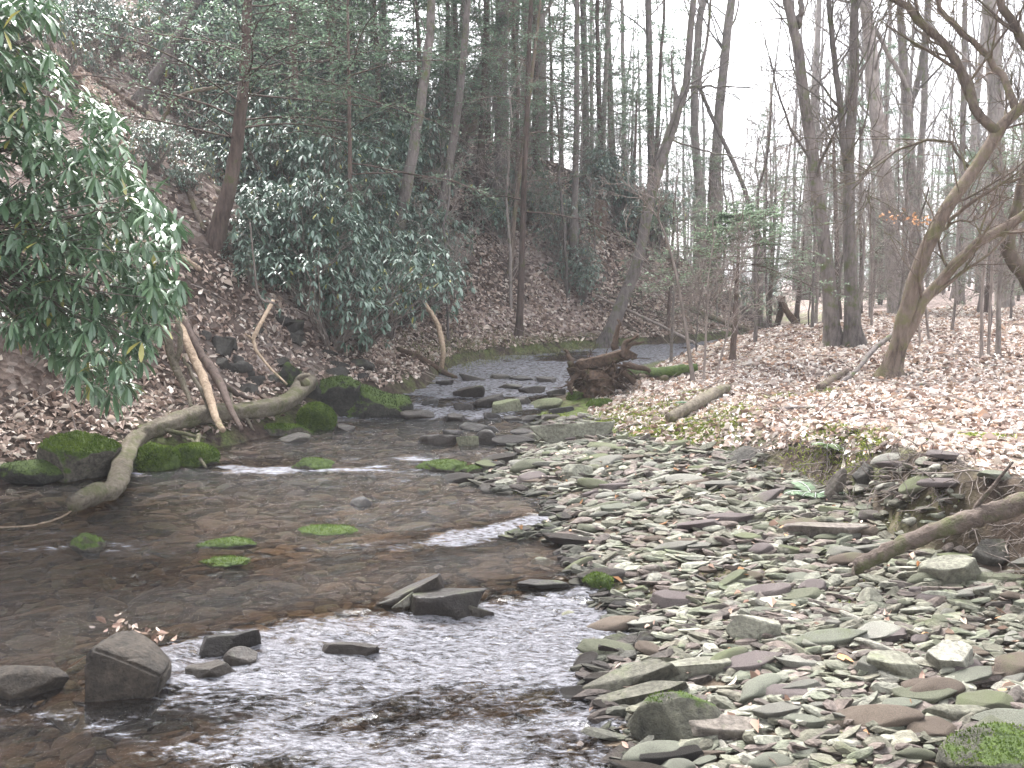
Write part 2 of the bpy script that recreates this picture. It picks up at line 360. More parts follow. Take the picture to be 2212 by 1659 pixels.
def water_mat():
    m, n, b = newmat('stream_water'); n.nodes.remove(b); out = n.nodes['Material Output']
    a = attr(n); s = n.nodes.new('ShaderNodeSeparateColor'); n.links.new(a.outputs['Color'], s.inputs[0])   # R froth and painted sky glints, G chop
    p = pos(n); mp = nd(n, 'ShaderNodeMapping'); mp.inputs['Scale'].default_value = (15, 44, 15); mp.inputs['Rotation'].default_value = (0, 0, R(14)); n.links.new(p, mp.inputs[0])
    f = noise(n, mp.outputs[0], 1.0, 5, .62); f2 = noise(n, p, 60, 3, .6)
    h = mth(n, 'ADD', f, mth(n, 'MULTIPLY', f2, mth(n, 'MULTIPLY', s.outputs[1], .8)))
    bp = n.nodes.new('ShaderNodeBump'); n.links.new(h, bp.inputs['Height']); bp.inputs['Distance'].default_value = .07
    n.links.new(mth(n, 'ADD', mth(n, 'MULTIPLY', s.outputs[1], .5), .6), bp.inputs['Strength'])
    tr = n.nodes.new('ShaderNodeBsdfTransparent'); tr.inputs[0].default_value = (.60, .49, .37, 1)
    gl = n.nodes.new('ShaderNodeBsdfGlossy'); gl.inputs['Roughness'].default_value = .06; gl.inputs[0].default_value = (1, 1, 1, 1)
    n.links.new(bp.outputs[0], gl.inputs['Normal'])
    fr = n.nodes.new('ShaderNodeFresnel'); fr.inputs[0].default_value = 1.38; n.links.new(bp.outputs[0], fr.inputs['Normal'])
    x = n.nodes.new('ShaderNodeMixShader'); n.links.new(fr.outputs[0], x.inputs[0]); n.links.new(tr.outputs[0], x.inputs[1]); n.links.new(gl.outputs[0], x.inputs[2])
    fo = n.nodes.new('ShaderNodeBsdfDiffuse'); fo.inputs[0].default_value = (.46, .46, .50, 1); n.links.new(bp.outputs[0], fo.inputs['Normal'])  # lilac diffuse: real froth, and sky glints painted as colour
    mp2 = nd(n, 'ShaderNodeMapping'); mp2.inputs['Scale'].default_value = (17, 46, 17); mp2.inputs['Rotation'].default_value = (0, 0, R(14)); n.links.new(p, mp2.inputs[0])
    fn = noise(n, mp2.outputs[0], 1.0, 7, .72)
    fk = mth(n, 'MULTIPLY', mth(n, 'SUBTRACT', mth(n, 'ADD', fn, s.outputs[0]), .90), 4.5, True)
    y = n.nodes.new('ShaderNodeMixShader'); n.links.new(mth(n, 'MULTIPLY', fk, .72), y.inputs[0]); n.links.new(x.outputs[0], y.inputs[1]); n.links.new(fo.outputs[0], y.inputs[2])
    n.links.new(y.outputs[0], out.inputs[0]); return m
M['water'] = water_mat()

# ------------------------------------------------------------------ ground and water
def lines(segs):
    out = []
    for a, b, s in segs: out += list(np.arange(a, b-1e-6, s))
    return np.array(out+[segs[-1][1]])
def grid(xs, ys):
    X, Y = np.meshgrid(xs, ys); nx, ny = len(xs), len(ys)
    i = np.arange(nx-1)[None, :]; j = np.arange(ny-1)[:, None]
    q = np.stack([j*nx+i, j*nx+i+1, (j+1)*nx+i+1, (j+1)*nx+i], -1).reshape(-1, 4)
    return X.ravel(), Y.ravel(), q
xs = lines([(-260, -60, 20), (-60, -22, 2), (-22, -9, .35), (-9, -5, .1), (-5, 4.5, .045), (4.5, 9, .12), (9, 24, .5), (24, 60, 3), (60, 300, 24)])
ys = lines([(-30, -4, 2), (-4, 1.6, .2), (1.6, 9, .045), (9, 14, .07), (14, 22, .12), (22, 36, .35), (36, 80, 2), (80, 400, 20)])
X, Y, q = grid(xs, ys)
Z, DL, DR, DB = H(X, Y, True)
ins = (DL < 0) & (DR < 0)
nz = fbm(X*1.3, Y*1.3, 4, 60)
leaf = np.where(DL >= 0, sst(DL+nz*.5, .25, .7), sst(DB+nz*.3, .15, .55))
steep = np.where(DL >= 0, sst(fbm(X*.9, Y*.9, 3, 66), .0, .3)*.7, sst(-np.abs(DB-.22+nz*.2), -.22, -.05)*.9)
leaf = np.clip(leaf-steep-np.where(DL > 1.5, sst(fbm(X*.7+9, Y*.7, 4, 67), -.15, .2)*.8, 0), 0, 1)
stn = np.where(ins, 1, np.where(DL < 0, 1-sst(DB+nz*.3, .0, .3), 0))
mossw = np.where(DL >= 0, sst(-DL, -.8, -.1)*.7*sst(nz, -.25, .3), np.where(ins, 0, sst(nz+.35*sst(Y, 6, 8)*(1-sst(Y, 12, 14)), -.1, .35)*sst(Y, 3.5, 7)*(1-sst(DB, .4, 1.6))))
mb = MB(); mb.add(np.stack([X, Y, Z], 1), q, None, np.stack([leaf, stn, mossw], 1))
tag(mb.build('ground', M['ground']), 'leaf strewn forest floor with the hillside, bank and stream bed', None, None, 'structure')

xs = lines([(-9, -4.5, .08), (-4.5, 1.6, .022), (1.6, 9, .08)]); ys = lines([(1.2, 5.5, .016), (5.5, 9.5, .028), (9.5, 15, .05), (15, 23, .1)])
X, Y, q = grid(xs, ys)
Z, DL, DR, DB = H(X, Y, True); wz = waterz(X, Y)
s = Y-.4*np.clip(X, -3, 2)
rightside = sst(X+.45*(Y-3), -1.9, -.5)
chop = .85*(1-sst(s, 4.0, 4.35))*(.35+.65*rightside)+.9*sst(-np.abs(s-4.2), -.35, 0)*rightside+.7*sst(-np.abs(s-5.25), -.45, -.05)*sst(fbm(X*1.1, Y*1.6, 2, 71), -.25, .2)
chop = chop+.6*sst(-np.abs(Y-7.2), -1.0, 0)*sst(fbm(X*.9, Y*2.2, 2, 72), .0, .3)+1.0*sst(Y, 9.6, 10.2)
chop = np.clip(chop+.12, 0, 1)
c14, s14 = math.cos(R(14)), math.sin(R(14)); XR = X*c14+Y*s14; YR = -X*s14+Y*c14
wave = (fbm(XR*5, YR*13, 4, 80)*.026+fbm(XR*14, YR*30, 3, 81)*.012)*chop+fbm(XR*2.2, YR*7, 3, 82)*.008+fbm(XR*6, YR*20, 2, 87)*.005
foam_glint = .2*sst(-np.abs(s-4.05), -.32, 0)*sst(X, -2.2, -1.0)+.70*(1-sst(s, 4.0, 4.3))*(.05+.95*rightside)*(.72+.28*sst(fbm(X*1.4, Y*3, 3, 83), -.3, .3))  # froth of the riffle, with sky glare on the chop painted in
foam_glint = foam_glint+.62*sst(-np.abs(s-5.3-.12*np.sin(X*3)), -.26, 0)*sst(X, -1.9, -1.0)*(.75+.25*sst(fbm(X*1.3, Y*1.3, 3, 84), -.2, .2))+.40*sst(fbm(X*.9+2, Y*1.6, 3, 95), -.3, .2)+.60*sst(-np.abs(Y-7.1+.5*fbm(X, Y, 2, 88)), -.5, 0)*sst(fbm(X*1.5, Y*4, 3, 89), -.1, .3)  # includes a low baseline of painted sparkle dashes over the pool
foam_glint = foam_glint+.5*sst(-np.abs(Y-10.3), -.9, 0)*sst(fbm(X*1.6+4, Y*1.6, 3, 85), -.5, .1)+.74*sst(Y, 10.6, 11.2)*sst(fbm(X*1.3, Y*1.1, 3, 86), -.8, .0)
keep = ((wz+.03) > Z) & (np.minimum(-DL, -DR) > -.35)
kq = keep[q].any(1); q = q[kq]
used = np.unique(q); remap = np.full(len(X), -1); remap[used] = np.arange(len(used))
mb = MB(); mb.add(np.stack([X, Y, wz+wave], 1)[used], remap[q], None, np.stack([np.clip(foam_glint*.8+sst(foam_glint, .02, .2)*(.13*fbm(XR*3, YR*8, 3, 96)+.09*fbm(XR*9, YR*24, 2, 97)), 0, .55), chop, chop*0], 1)[used])
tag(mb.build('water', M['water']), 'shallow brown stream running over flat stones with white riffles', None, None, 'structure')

# ------------------------------------------------------------------ rocks
def ico(sub):
    import bmesh
    bm = bmesh.new(); bmesh.ops.create_icosphere(bm, subdivisions=sub, radius=1)
    v = np.array([x.co[:] for x in bm.verts]); f = np.array([[x.index for x in fc.verts] for fc in bm.faces]); bm.free(); return v, f
ICO = {k: ico(k) for k in (1, 2, 3, 4, 5)}
def rock_pts(sub, seed, flat=False, cuts=9, rough=.05, hard=.72):
    rg = np.random.default_rng(seed); v, f = ICO[sub]; v = v.copy()
    if flat:   # slab: clipped above and below, with a broken outline
        v[:, 2] = np.clip(v[:, 2], -.55, .55)/.55
        nn = rg.integers(5, 8); a0 = rg.uniform(0, 6.28)
        for k in range(nn):
            a = a0+k*6.28/nn+rg.uniform(-.35, .35); n = norm(np.array([math.cos(a), math.sin(a), rg.uniform(-.25, .25)])); d = rg.uniform(.58, .82)
            v -= n*np.maximum(0, v@n-d)[:, None]
        n = norm(np.array([rg.normal(0, .2), rg.normal(0, .2), 1])); v -= n*np.maximum(0, v@n-.8)[:, None]
    else:
        for k in range(cuts):
            n = norm(rg.normal(0, 1, 3)); d = rg.uniform(hard-.15, hard+.12); v -= n*np.maximum(0, v@n-d)[:, None]
    v = v*(1+rough*n3(v, 2.2, seed)[:, None])+.4*rough*n3(v, 7, seed+5)[:, None]*norm(v)
    return v, f
def rotz(v, a): c, s_ = math.cos(a), math.sin(a); return np.stack([v[:, 0]*c-v[:, 1]*s_, v[:, 0]*s_+v[:, 1]*c, v[:, 2]], 1)
def roty(v, a): c, s_ = math.cos(a), math.sin(a); return np.stack([v[:, 0]*c+v[:, 2]*s_, v[:, 1], -v[:, 0]*s_+v[:, 2]*c], 1)
def rotx(v, a): c, s_ = math.cos(a), math.sin(a); return np.stack([v[:, 0], v[:, 1]*c-v[:, 2]*s_, v[:, 1]*s_+v[:, 2]*c], 1)
def tuft_mesh(v, f, dens, ln, thr=.25, seed=0, wid=.35, cols=((.028, .05, .011), (.115, .155, .04))):
    """tiny blades standing on the upward faces of a surface"""
    rg = np.random.default_rng(seed); a, b, c = v[f[:, 0]], v[f[:, 1]], v[f[:, 2]]; nn = np.cross(b-a, c-a); ar = np.linalg.norm(nn, axis=1)/2; nn = norm(nn)
    cen = (a+b+c)/3; w = ar*sst(nn[:, 2]+.5*n3(cen, 9, seed), thr, thr+.35)
    N = int(dens*w.sum()); 
    if N < 5: return None
    i = rg.choice(len(f), N, p=w/w.sum()); r1 = np.sqrt(rg.random((N, 1))); r2 = rg.random((N, 1))
    p = a[i]*(1-r1)+b[i]*r1*(1-r2)+c[i]*r1*r2; n = norm(nn[i]+rg.normal(0, .45, (N, 3))+[0, 0, .4]); L = ln*rg.uniform(.4, 1.3, (N, 1))
    t = norm(np.cross(n, rg.normal(0, 1, (N, 3))))*L*wid; p0 = p-n*L*.2
    V = np.stack([p0-t, p0+t, p+n*L], 1).reshape(-1, 3); T = np.arange(3*N).reshape(-1, 3)
    k = rg.random((N, 1))*.6+.4*sst(n3(p, 12, 3)[:, None], -.3, .3); C = np.array(cols[0])*(1-k)+np.array(cols[1])*k
    m = MB(); m.add(V, None, T, np.repeat(C, 3, 0)); return m
def rock(name, loc, size, mat, label, cat='rock', seed=1, flat=False, rot=(0, 0, 0), sub=4, moss=0, group=None, rough=.05, hard=.72, mossthr=.25, mosslen=.011):
    v, f = rock_pts(sub, seed, flat, rough=rough, hard=hard); v = v*np.array(size); v = rotz(rotx(roty(v, rot[1]), rot[0]), rot[2])
    o = empty(name, loc, label, cat, group) if moss else None
    m = MB(); m.add(v, None, f); ob = m.build(('stone_body' if moss else name), mat, o)
    if not moss: ob.location = tuple(map(float, loc)); tag(ob, label, cat, group); return ob
    t = tuft_mesh(v, f, moss, mosslen, mossthr, seed, cols=((.02, .035, .01), (.07, .10, .025)) if mat.name == 'dark_mossy_rock' else ((.035, .065, .012), (.15, .21, .045)))
    if t: t.build('moss', M['moss'], o)
    return o
px = lambda w, Y: w/F*Y*1.02
# --- named stones, measured in the photograph: u, v of the middle, width, height
def srock(name, u, v, w, h, mat, label, seed, on='w', sink=.3, depth=.8, **k):
    p = GW(u, v) if on == 'w' else G(u, v)
    Y = p[1]; a = px(w, Y)/2; c = px(h, Y)/2
    return rock(name, p+np.array([0, a*depth*.2, c*(1-sink*2)*.6]), (a*1.4, a*depth*1.2, c*1.4), M[mat], label, seed=seed, **k)
def hullrock(name, p0, pts, mat, label, cat='rock', rough=.012, sub=3):
    import bmesh
    bm = bmesh.new(); [bm.verts.new(p) for p in pts]; bmesh.ops.convex_hull(bm, input=bm.verts); bmesh.ops.bevel(bm, geom=list(bm.edges), offset=.012, segments=2, affect='EDGES')
    bmesh.ops.triangulate(bm, faces=bm.faces); bmesh.ops.subdivide_edges(bm, edges=bm.edges, cuts=sub, use_grid_fill=True); bmesh.ops.triangulate(bm, faces=bm.faces)
    v = np.array([x.co[:] for x in bm.verts]); f = np.array([[x.index for x in fc.verts] for fc in bm.faces]); bm.free()
    c = v.mean(0); v += rough*n3(v, 7, 3)[:, None]*norm(v-c)*2+rough*.5*n3(v, 25, 8)[:, None]*norm(v-c)
    m = MB(); m.add(v, None, f); ob = m.build(name, mat); ob.location = tuple(map(float, p0)); return tag(ob, label, cat)
pw = GW(262, 1512); kx = pw[1]/F
hullrock('boulder', pw, [(-80*kx, -.03, -.1), (-78*kx, -.02, 100*kx), (-60*kx, 0, 122*kx), (10*kx, .0, 95*kx), (88*kx, .02, 48*kx), (66*kx, 0, 5*kx), (60*kx, 0, -.1), (-74*kx, .2, 105*kx), (-40*kx, .26, 112*kx), (80*kx, .2, 45*kx), (60*kx, .2, -.1), (-76*kx, .22, -.1)], M['wedge_rock'],
         'big brown wedge shaped rock in the stream with twigs and dead leaves caught on it')
if 0: srock('boulder', 262, 1500, 175, 130, 'wedge_rock', 'big brown wedge shaped rock in the stream with twigs and dead leaves caught on it', 11, rot=(0, R(14), R(-8)), depth=.7, hard=.62, sub=5, rough=.03)
srock('boulder', 40, 1490, 170, 60, 'wedge_rock', 'low dark rock at the left edge of the photo beside the wedge shaped rock', 12, depth=.6)
srock('stone', 500, 1396, 140, 34, 'stone_wet', 'long black wet stone with water pouring round it, behind a smaller one', 13, flat=True, rot=(R(-8), R(-6), .1), depth=.5, sink=.2)
srock('stone', 524, 1432, 62, 44, 'stone_wet', 'small angular brown wet stone just below the long black stone in the riffle', 14, depth=.6)
srock('stone', 450, 1455, 90, 24, 'stone_wet', 'low wet stone awash between the wedge shaped rock and the angular brown stone', 15, flat=True, depth=.6)
srock('stone', 755, 1412, 105, 30, 'stone_wet', 'reddish brown bar shaped stone alone in the foreground riffle', 16, flat=True, rot=(0, R(4), -.1), depth=.35)
srock('slab', 892, 1300, 135, 34, 'stone_wet', 'dark tilted slab leaning up from the stream over a broader dark stone', 17, flat=True, rot=(R(-12), R(-20), .12), depth=.4, sink=.0)
srock('slab', 965, 1318, 150, 48, 'stone_wet', 'broad dark flat stone in the stream under the tilted slab', 18, flat=True, rot=(R(-5), R(-3), .05), depth=.5, sink=.1)
srock('stone', 873, 1310, 48, 18, 'stone', 'small pale stone propped on the two dark slabs in the stream', 19, flat=True, rot=(0, R(-30), .4), depth=.4, sink=-.1)
srock('stone', 1040, 1330, 55, 18, 'stone_wet', 'small black pointed stone at the right end of the dark stream slabs', 20, flat=True, rot=(0, R(18), .1), depth=.4)
srock('stone', 1175, 1268, 110, 16, 'stone_wet', 'thin black stone breaking the water upstream of the white riffle', 21, flat=True, depth=.3)
srock('stone', 780, 1092, 34, 22, 'stone_wet', 'tiny dark stone alone in the middle of the pool', 22, depth=.8)
for i, (u, v, w, h, lab) in enumerate([(187, 1186, 66, 44, 'round bright mossy stone alone in the pool at far left'),
        (492, 1177, 105, 30, 'upper of two flat moss covered stones awash in the pool'), (488, 1218, 98, 22, 'lower of two flat moss covered stones awash in the pool'),
        (678, 1012, 84, 30, 'oval mossy stone in mid stream opposite the fallen log'), (960, 1014, 92, 26, 'long mossy stone near the tip of the gravel bar'),
        (1018, 1018, 40, 18, 'small mossy stone touching the end of the long mossy stone'), (700, 1148, 120, 14, 'nearly drowned mossy stone with water sliding over it')]):
    srock('mossy_stone', u, v, w*.85, h*(.9 if i in (0, 3, 4, 5) else .6), 'moss_rock', lab, 30+i, moss=14000, depth=.6, sink=.3 if i in (0, 3, 4, 5) else .44, mosslen=.011, mossthr=.62, rough=.3, hard=.8)
srock('mossy_boulder', 172, 1030, 140, 110, 'moss_rock', 'large moss covered boulder with one bare pale face beside the crooked log', 41, moss=16000, depth=.8, sink=.15, mosslen=.018, sub=5, rot=(0, R(22), .3), rough=.13)
srock('mossy_boulder', 332, 1012, 76, 66, 'moss_full', 'round mossy boulder tucked behind the bend of the crooked log', 42, moss=20000, depth=.8, sink=.2, mosslen=.018, mossthr=-.1, rough=.13)
srock('mossy_boulder', 412, 1002, 84, 48, 'moss_full', 'low mossy boulder right of the round one, with a broken branch before it', 43, moss=20000, depth=.8, sink=.2, mosslen=.018, mossthr=-.1, rough=.13)
srock('mossy_boulder', 238, 968, 90, 44, 'moss_rock', 'small mossy rock behind the large moss covered boulder', 44, moss=12000, depth=.8, mosslen=.016, rough=.13)
srock('mossy_boulder', 60, 1040, 120, 60, 'dark_moss', 'dark half mossy rock at the left edge at the foot of the slope', 45, moss=5000, depth=.8)
srock('mossy_boulder', 682, 928, 62, 60, 'moss_full', 'bright green moss cushion rock where the log meets the water', 46, moss=16000, depth=.9, sink=.1, mosslen=.02, mossthr=-.3)
srock('mossy_boulder', 610, 938, 120, 28, 'moss_rock', 'low moss shelf at the waterline left of the bright green cushion', 47, moss=14000, depth=.5, mosslen=.02)
srock('outcrop', 640, 900, 80, 130, 'dark_moss', 'tall mossy rock face rising behind the end of the crooked log', 48, moss=5000, depth=.9, sink=.1, mosslen=.02, sub=5, rough=.16, hard=.62)
srock('mossy_boulder', 745, 892, 110, 105, 'dark_moss', 'big dark mossy boulder overhanging the pool edge', 49, moss=4000, depth=.9, sink=.4, mosslen=.02, sub=5, rough=.16, hard=.62)
srock('mossy_boulder', 800, 894, 150, 70, 'dark_moss', 'long dark mossy boulder jutting into the head of the pool', 50, moss=4000, depth=.6, sink=.15, mosslen=.02, sub=5, rough=.14, hard=.65)
srock('mossy_boulder', 852, 894, 76, 50, 'dark_moss', 'black rounded boulder at the tip of the mossy point beside the cascade', 51, moss=2500, depth=.8, mosslen=.02)
srock('stone', 740, 930, 40, 18, 'stone_wet', 'small wet stone below the mossy point', 52)
srock('stone', 640, 952, 52, 20, 'stone_wet', 'dark low stone in the water below the moss shelf', 53)
# right side stones
srock('mossy_boulder', 1462, 1590, 155, 95, 'boulder_rock', 'moss topped boulder where the stream meets the gravel bar in the foreground', 61, on='g', moss=16000, depth=.7, sink=.05, mosslen=.009, sub=5, mossthr=.8, hard=.85)
srock('mossy_boulder', 2190, 1680, 230, 110, 'boulder_rock', 'moss topped boulder cut off by the bottom right corner', 62, on='g', moss=20000, depth=.7, sink=.15, mosslen=.009, sub=5, hard=.85, mossthr=.45)
srock('mossy_stone', 1298, 1272, 58, 42, 'moss_full', 'little mossy stone at the edge of the gravel bar beside the riffle', 63, on='g', moss=26000, mosslen=.012, mossthr=-.1)
srock('slab', 1370, 1490, 200, 30, 'stack', 'upper long slab of the stack at the foreground waterline', 64, on='g', flat=True, rot=(0, R(-14), .1), depth=.3, sink=-.9)
srock('slab', 1390, 1520, 180, 30, 'stack', 'middle long slab of the stack at the foreground waterline', 65, on='g', flat=True, rot=(0, R(-12), .15), depth=.32, sink=-.3)
srock('slab', 1420, 1545, 130, 28, 'stack', 'lowest short slab of the stack at the foreground waterline', 66, on='g', flat=True, rot=(0, R(-8), .2), depth=.4, sink=-.1)
srock('slab', 1490, 1462, 170, 32, 'stone', 'long slab with an orange leaf behind the waterline stack', 67, on='g', flat=True, rot=(0, R(-4), 0), depth=.35, sink=-.2)
srock('slab', 1235, 952, 145, 34, 'stone', 'long thick slab lying on smaller stones at the head of the gravel bar', 68, on='g', flat=True, rot=(0, R(-3), 0), depth=.3, sink=-.3)
srock('stone', 1245, 1030, 52, 46, 'stone', 'round pale cobble standing proud on the upper gravel bar', 69, on='g', depth=.8, rot=(0, R(-25), 0))
srock('stone', 1806, 1085, 34, 66, 'stone', 'pale stone set on edge at the foot of the bank beside the fern', 70, on='g', depth=.4, sink=-.3, rot=(0, R(15), 0))
srock('stone', 1870, 1040, 44, 48, 'rock', 'dark angular rock sticking out of the cut bank', 71, on='g', depth=.8)
srock('stone', 1625, 995, 84, 40, 'rock', 'grey angular rock at the foot of the bank with leaves on it', 72, on='g', depth=.7)
srock('stone', 1640, 1385, 110, 46, 'stone', 'heavy dark green slab tilted down to the right in the middle of the bar', 73, on='g', flat=True, rot=(0, R(16), -.1), depth=.45, sink=-.3)
srock('slab', 1560, 1598, 170, 40, 'stone', 'dark bar shaped slab lying right of the moss topped boulder', 74, on='g', flat=True, rot=(0, R(2), 0), depth=.3, sink=-.2)
srock('slab', 2055, 1452, 84, 52, 'stone', 'squarish pale slab with a crack across its top', 75, on='g', flat=True, rot=(R(8), 0, .1), depth=.9, sink=-.1)
srock('slab', 1935, 1460, 110, 40, 'stone', 'pale flat stone with a dead leaf left of the cracked slab', 76, on='g', flat=True, depth=.7, sink=-.1)
srock('slab', 2070, 1560, 120, 36, 'stone', 'long smooth cigar shaped stone near the bottom right', 77, on='g', depth=.35, sink=-.2, hard=.85)
srock('slab', 2060, 1262, 110, 48, 'stone', 'large pale slab tipped towards the stream below the dark log', 78, on='g', flat=True, rot=(R(10), R(-14), 0), depth=.6, sink=-.3)
srock('slab', 1780, 1160, 150, 24, 'stone', 'long purple grey slab lying level left of the dark log', 79, on='g', flat=True, depth=.3, sink=-.4)
srock('stone', 1880, 1312, 44, 42, 'stone', 'round grey cobble in the middle of the right hand bar', 80, on='g', depth=.8, sink=0)
srock('stone', 2140, 1220, 80, 60, 'rock', 'purple rock leaning in the bank above the pale slab', 81, on='g', flat=True, depth=.7, rot=(R(30), 0, 0))
# rock face in the left slope: broken ledges
for i, (u, v, w, h, lab) in enumerate([(470, 745, 120, 130, 'broken dark ledge stone behind the leaning dead stems'), (590, 720, 110, 110, 'ledge stone below the kinked branch above the log end'),
        (560, 820, 110, 60, 'low ledge stone just above the fallen log'), (735, 790, 110, 90, 'shadowed ledge stone above the mossy point')]):
    for k in range(7):
        uu = u+rng.uniform(-.5, .5)*w; vv = v+rng.uniform(-.5, .5)*h; g = G(uu, vv); a = px(w, g[1])*rng.uniform(.16, .34)
        rock('ledge_stone', g+np.array([0, .05, -a*.1]), (a, a*.7, a*rng.uniform(.3, .6)), M['rock'], ('larger ' if a > px(w, g[1])*.25 else 'smaller ')+lab, 'rock', seed=900+10*i+k, flat=k % 3 > 0, rot=(R(rng.uniform(-45, -10)), R(rng.normal(0, 14)), rng.normal(0, .4)), sub=4, rough=.12, hard=.6, group='ledge stones '+str(['behind the stems', 'below the kinked branch', 'above the log', 'above the mossy point'][i]))

# --- stones in the rapids
rap = [(905, 895, 60, 26), (985, 905, 40, 16), (1090, 880, 60, 30), (1130, 866, 34, 20), (1010, 850, 70, 24), (1060, 868, 60, 22), (1175, 872, 70, 24), (1215, 890, 50, 20), (945, 952, 84, 22),
       (1050, 948, 44, 34), (1010, 955, 40, 24), (1090, 950, 36, 18), (1130, 935, 46, 18), (1190, 905, 60, 16), (1040, 925, 70, 14), (1145, 905, 50, 14), (960, 828, 34, 12), (1020, 818, 50, 12), (1100, 835, 46, 14),
       (1150, 845, 54, 14), (1200, 850, 40, 14), (1130, 818, 50, 10), (1080, 815, 40, 10), (1180, 822, 40, 12), (930, 870, 30, 14), (1000, 880, 36, 14), (1060, 900, 40, 12), (1110, 905, 34, 12), (980, 935, 40, 10)]
for i, (u, v, w, h) in enumerate(rap):
    my = i in (2, 6, 10)
    srock('rapids_stone', u, v+h*.3, w, h, 'stone_moss' if my else 'stone_wet', ('larger ' if w > 46 else 'smaller ')+('moss edged stone' if my else 'dark wet stone')+(' at left' if u < 1000 else ' in the middle' if u < 1100 else ' at right')+(' at the pool head' if v > 920 else ' in the lower rapids' if v > 885 else ' in the middle rapids' if v > 855 else ' in the upper rapids'), 200+i,
          flat=i % 3 != 0, rot=(rng.normal(0, .15), rng.normal(0, .15), rng.normal(0, .3)), sub=3, depth=.5, sink=.2, group='mossy stones in the rapids' if my else 'dark stones in the rapids')

# --- the gravel bar: 280 larger stones as things, the rest as one mass
TEMPL = []
for k in range(16):
    v, f = rock_pts(3, 500+k, k % 5 != 0, rough=.05); asp = rng.uniform(.45, .8); th = rng.uniform(.16, .3)
    v = v*np.array([1, asp, th if k % 5 else .45]); TEMPL.append((v, f))
def barpoint(n, lo, hi, p=1.6):
    out = []
    while len(out) < n:
        y = rng.uniform(lo, hi, 4000); x = rng.uniform(-.6, 3.2, 4000)
        _, dl, dr, db = H(x, y, True); wob = .2*fbm(x*2, y*2, 2, 9)
        ok = (dr > -.04) & (db < .14+wob) & (x < .62*y+.35) & (rng.random(4000) < (2.4/y)**p)
        out += list(zip(x[ok], y[ok]))
    return np.array(out[:n])
BARC = [('pale', (.30, .295, .265)), ('olive grey', (.14, .147, .105)), ('purple grey', (.15, .125, .125)), ('green grey', (.185, .192, .158)), ('brown', (.14, .11, .09)), ('mid grey', (.20, .195, .175))]
meshes = {}
for mk in ('stone', 'stone_moss', 'stone_wet'):
    for k in range(16):
        m = MB(); m.add(TEMPL[k][0], None, TEMPL[k][1]); meshes[mk, k] = m.mesh('bar_stone', M['bar' if mk == 'stone' else mk])
bp = barpoint(285, 2.3, 8.5, 1.1); placed = []
for i, (x, y) in enumerate(bp):
    z, dl, dr, db = (float(a) for a in H(x, y, True)); a = (.034+.075*rng.random()**1.8)*(1+.06*(y-2.4))
    if any((x-c[0])**2+(y-c[1])**2 < ((a+c[2])*.62)**2 for c in placed):
        x += rng.normal(0, .1); y += rng.normal(0, .12); z, dl, dr, db = (float(c) for c in H(x, y, True))
    placed.append((x, y, a)); k = int(rng.integers(16))
    mk = 'stone_wet' if dr < .16 and rng.random() < .75 else ('stone_moss' if rng.random() < .12+.2*sst(y, 4, 7) else 'stone')
    o = bpy.data.objects.new('shale_stone', meshes[mk, k]); COL.objects.link(o)
    o.location = (x, y, z+a*.16+rng.uniform(.006, .022)); o.scale = (a*rng.uniform(1.0, 1.9), a*rng.uniform(.75, 1.1), a*rng.uniform(.6, 1.1))
    o.rotation_euler = (rng.normal(.08, .13), rng.normal(-.05, .13), rng.normal(.12, .3))
    cn, cc = BARC[int(rng.integers(len(BARC)))]; o.color = (*cc, 1)
    if mk == 'stone_wet': cn = 'dark wet'
    if mk == 'stone_moss': cn = 'moss filmed'
    yy = min(int((y-2.2)/.9), 6); zn = ['near the bottom edge', 'level with the slab stack', 'just beyond the slab stack', 'level with the dark log', 'just beyond the dark log', 'level with the fern', 'at the bar head'][yy]
    xn = 'at the water edge' if dr < .25 else ('under the cut bank' if db > -.35 else 'in mid bar')
    sz = 'small' if a < .045*(1+.06*(y-2.4)) else 'large'
    lb = '%s %s flat stone %s, %s' % (sz, cn, xn, zn)
    tag(o, lb, 'stone', lb.replace('stone', 'stones', 1))
def mass(tem, P_, A, ax, ay, az, col, mb, tilt=.16, yaw=.5, yaw0=.15):
    N = len(P_); ti = rng.integers(0, len(tem), N)
    for k, (v, f) in enumerate(tem):
        I = np.where(ti == k)[0]
        if not len(I): continue
        n = len(I); s_ = np.stack([A[I]*ax[I], A[I]*ay[I], A[I]*az[I]], 1)
        V = v[None]*s_[:, None]
        a = rng.normal(0, tilt, n)[:, None]; b = rng.normal(0, tilt, n)[:, None]; c = rng.normal(yaw0, yaw, n)[:, None]
        y, z = V[..., 1]*np.cos(a)-V[..., 2]*np.sin(a), V[..., 1]*np.sin(a)+V[..., 2]*np.cos(a); x = V[..., 0]
        x, z = x*np.cos(b)+z*np.sin(b), -x*np.sin(b)+z*np.cos(b)
        x, y = x*np.cos(c)-y*np.sin(c), x*np.sin(c)+y*np.cos(c)
        V = np.stack([x, y, z], -1)+P_[I][:, None]
        F_ = f[None]+np.arange(n)[:, None, None]*len(v)
        mb.add(V.reshape(-1, 3), None, F_.reshape(-1, 3), np.repeat(col[I], len(v), 0))
def pick(pal, n):
    pal = np.array(pal); c = pal[rng.integers(0, len(pal), n)]; return c*rng.uniform(.75, 1.25, (n, 1))
small = []
for k in range(14):
    v, f = rock_pts(2, 700+k, k % 4 != 0, rough=.04); small.append((v*np.array([1, rng.uniform(.5, .8), rng.uniform(.18, .3) if k % 4 else .5]), f))
gp = barpoint(8500, 2.0, 9.5, 1.0); A = (.012+.046*rng.random(len(gp))**2.0)*(1+.07*(gp[:, 1]-2.4))
z, dl, dr, db = H(gp[:, 0], gp[:, 1], True)
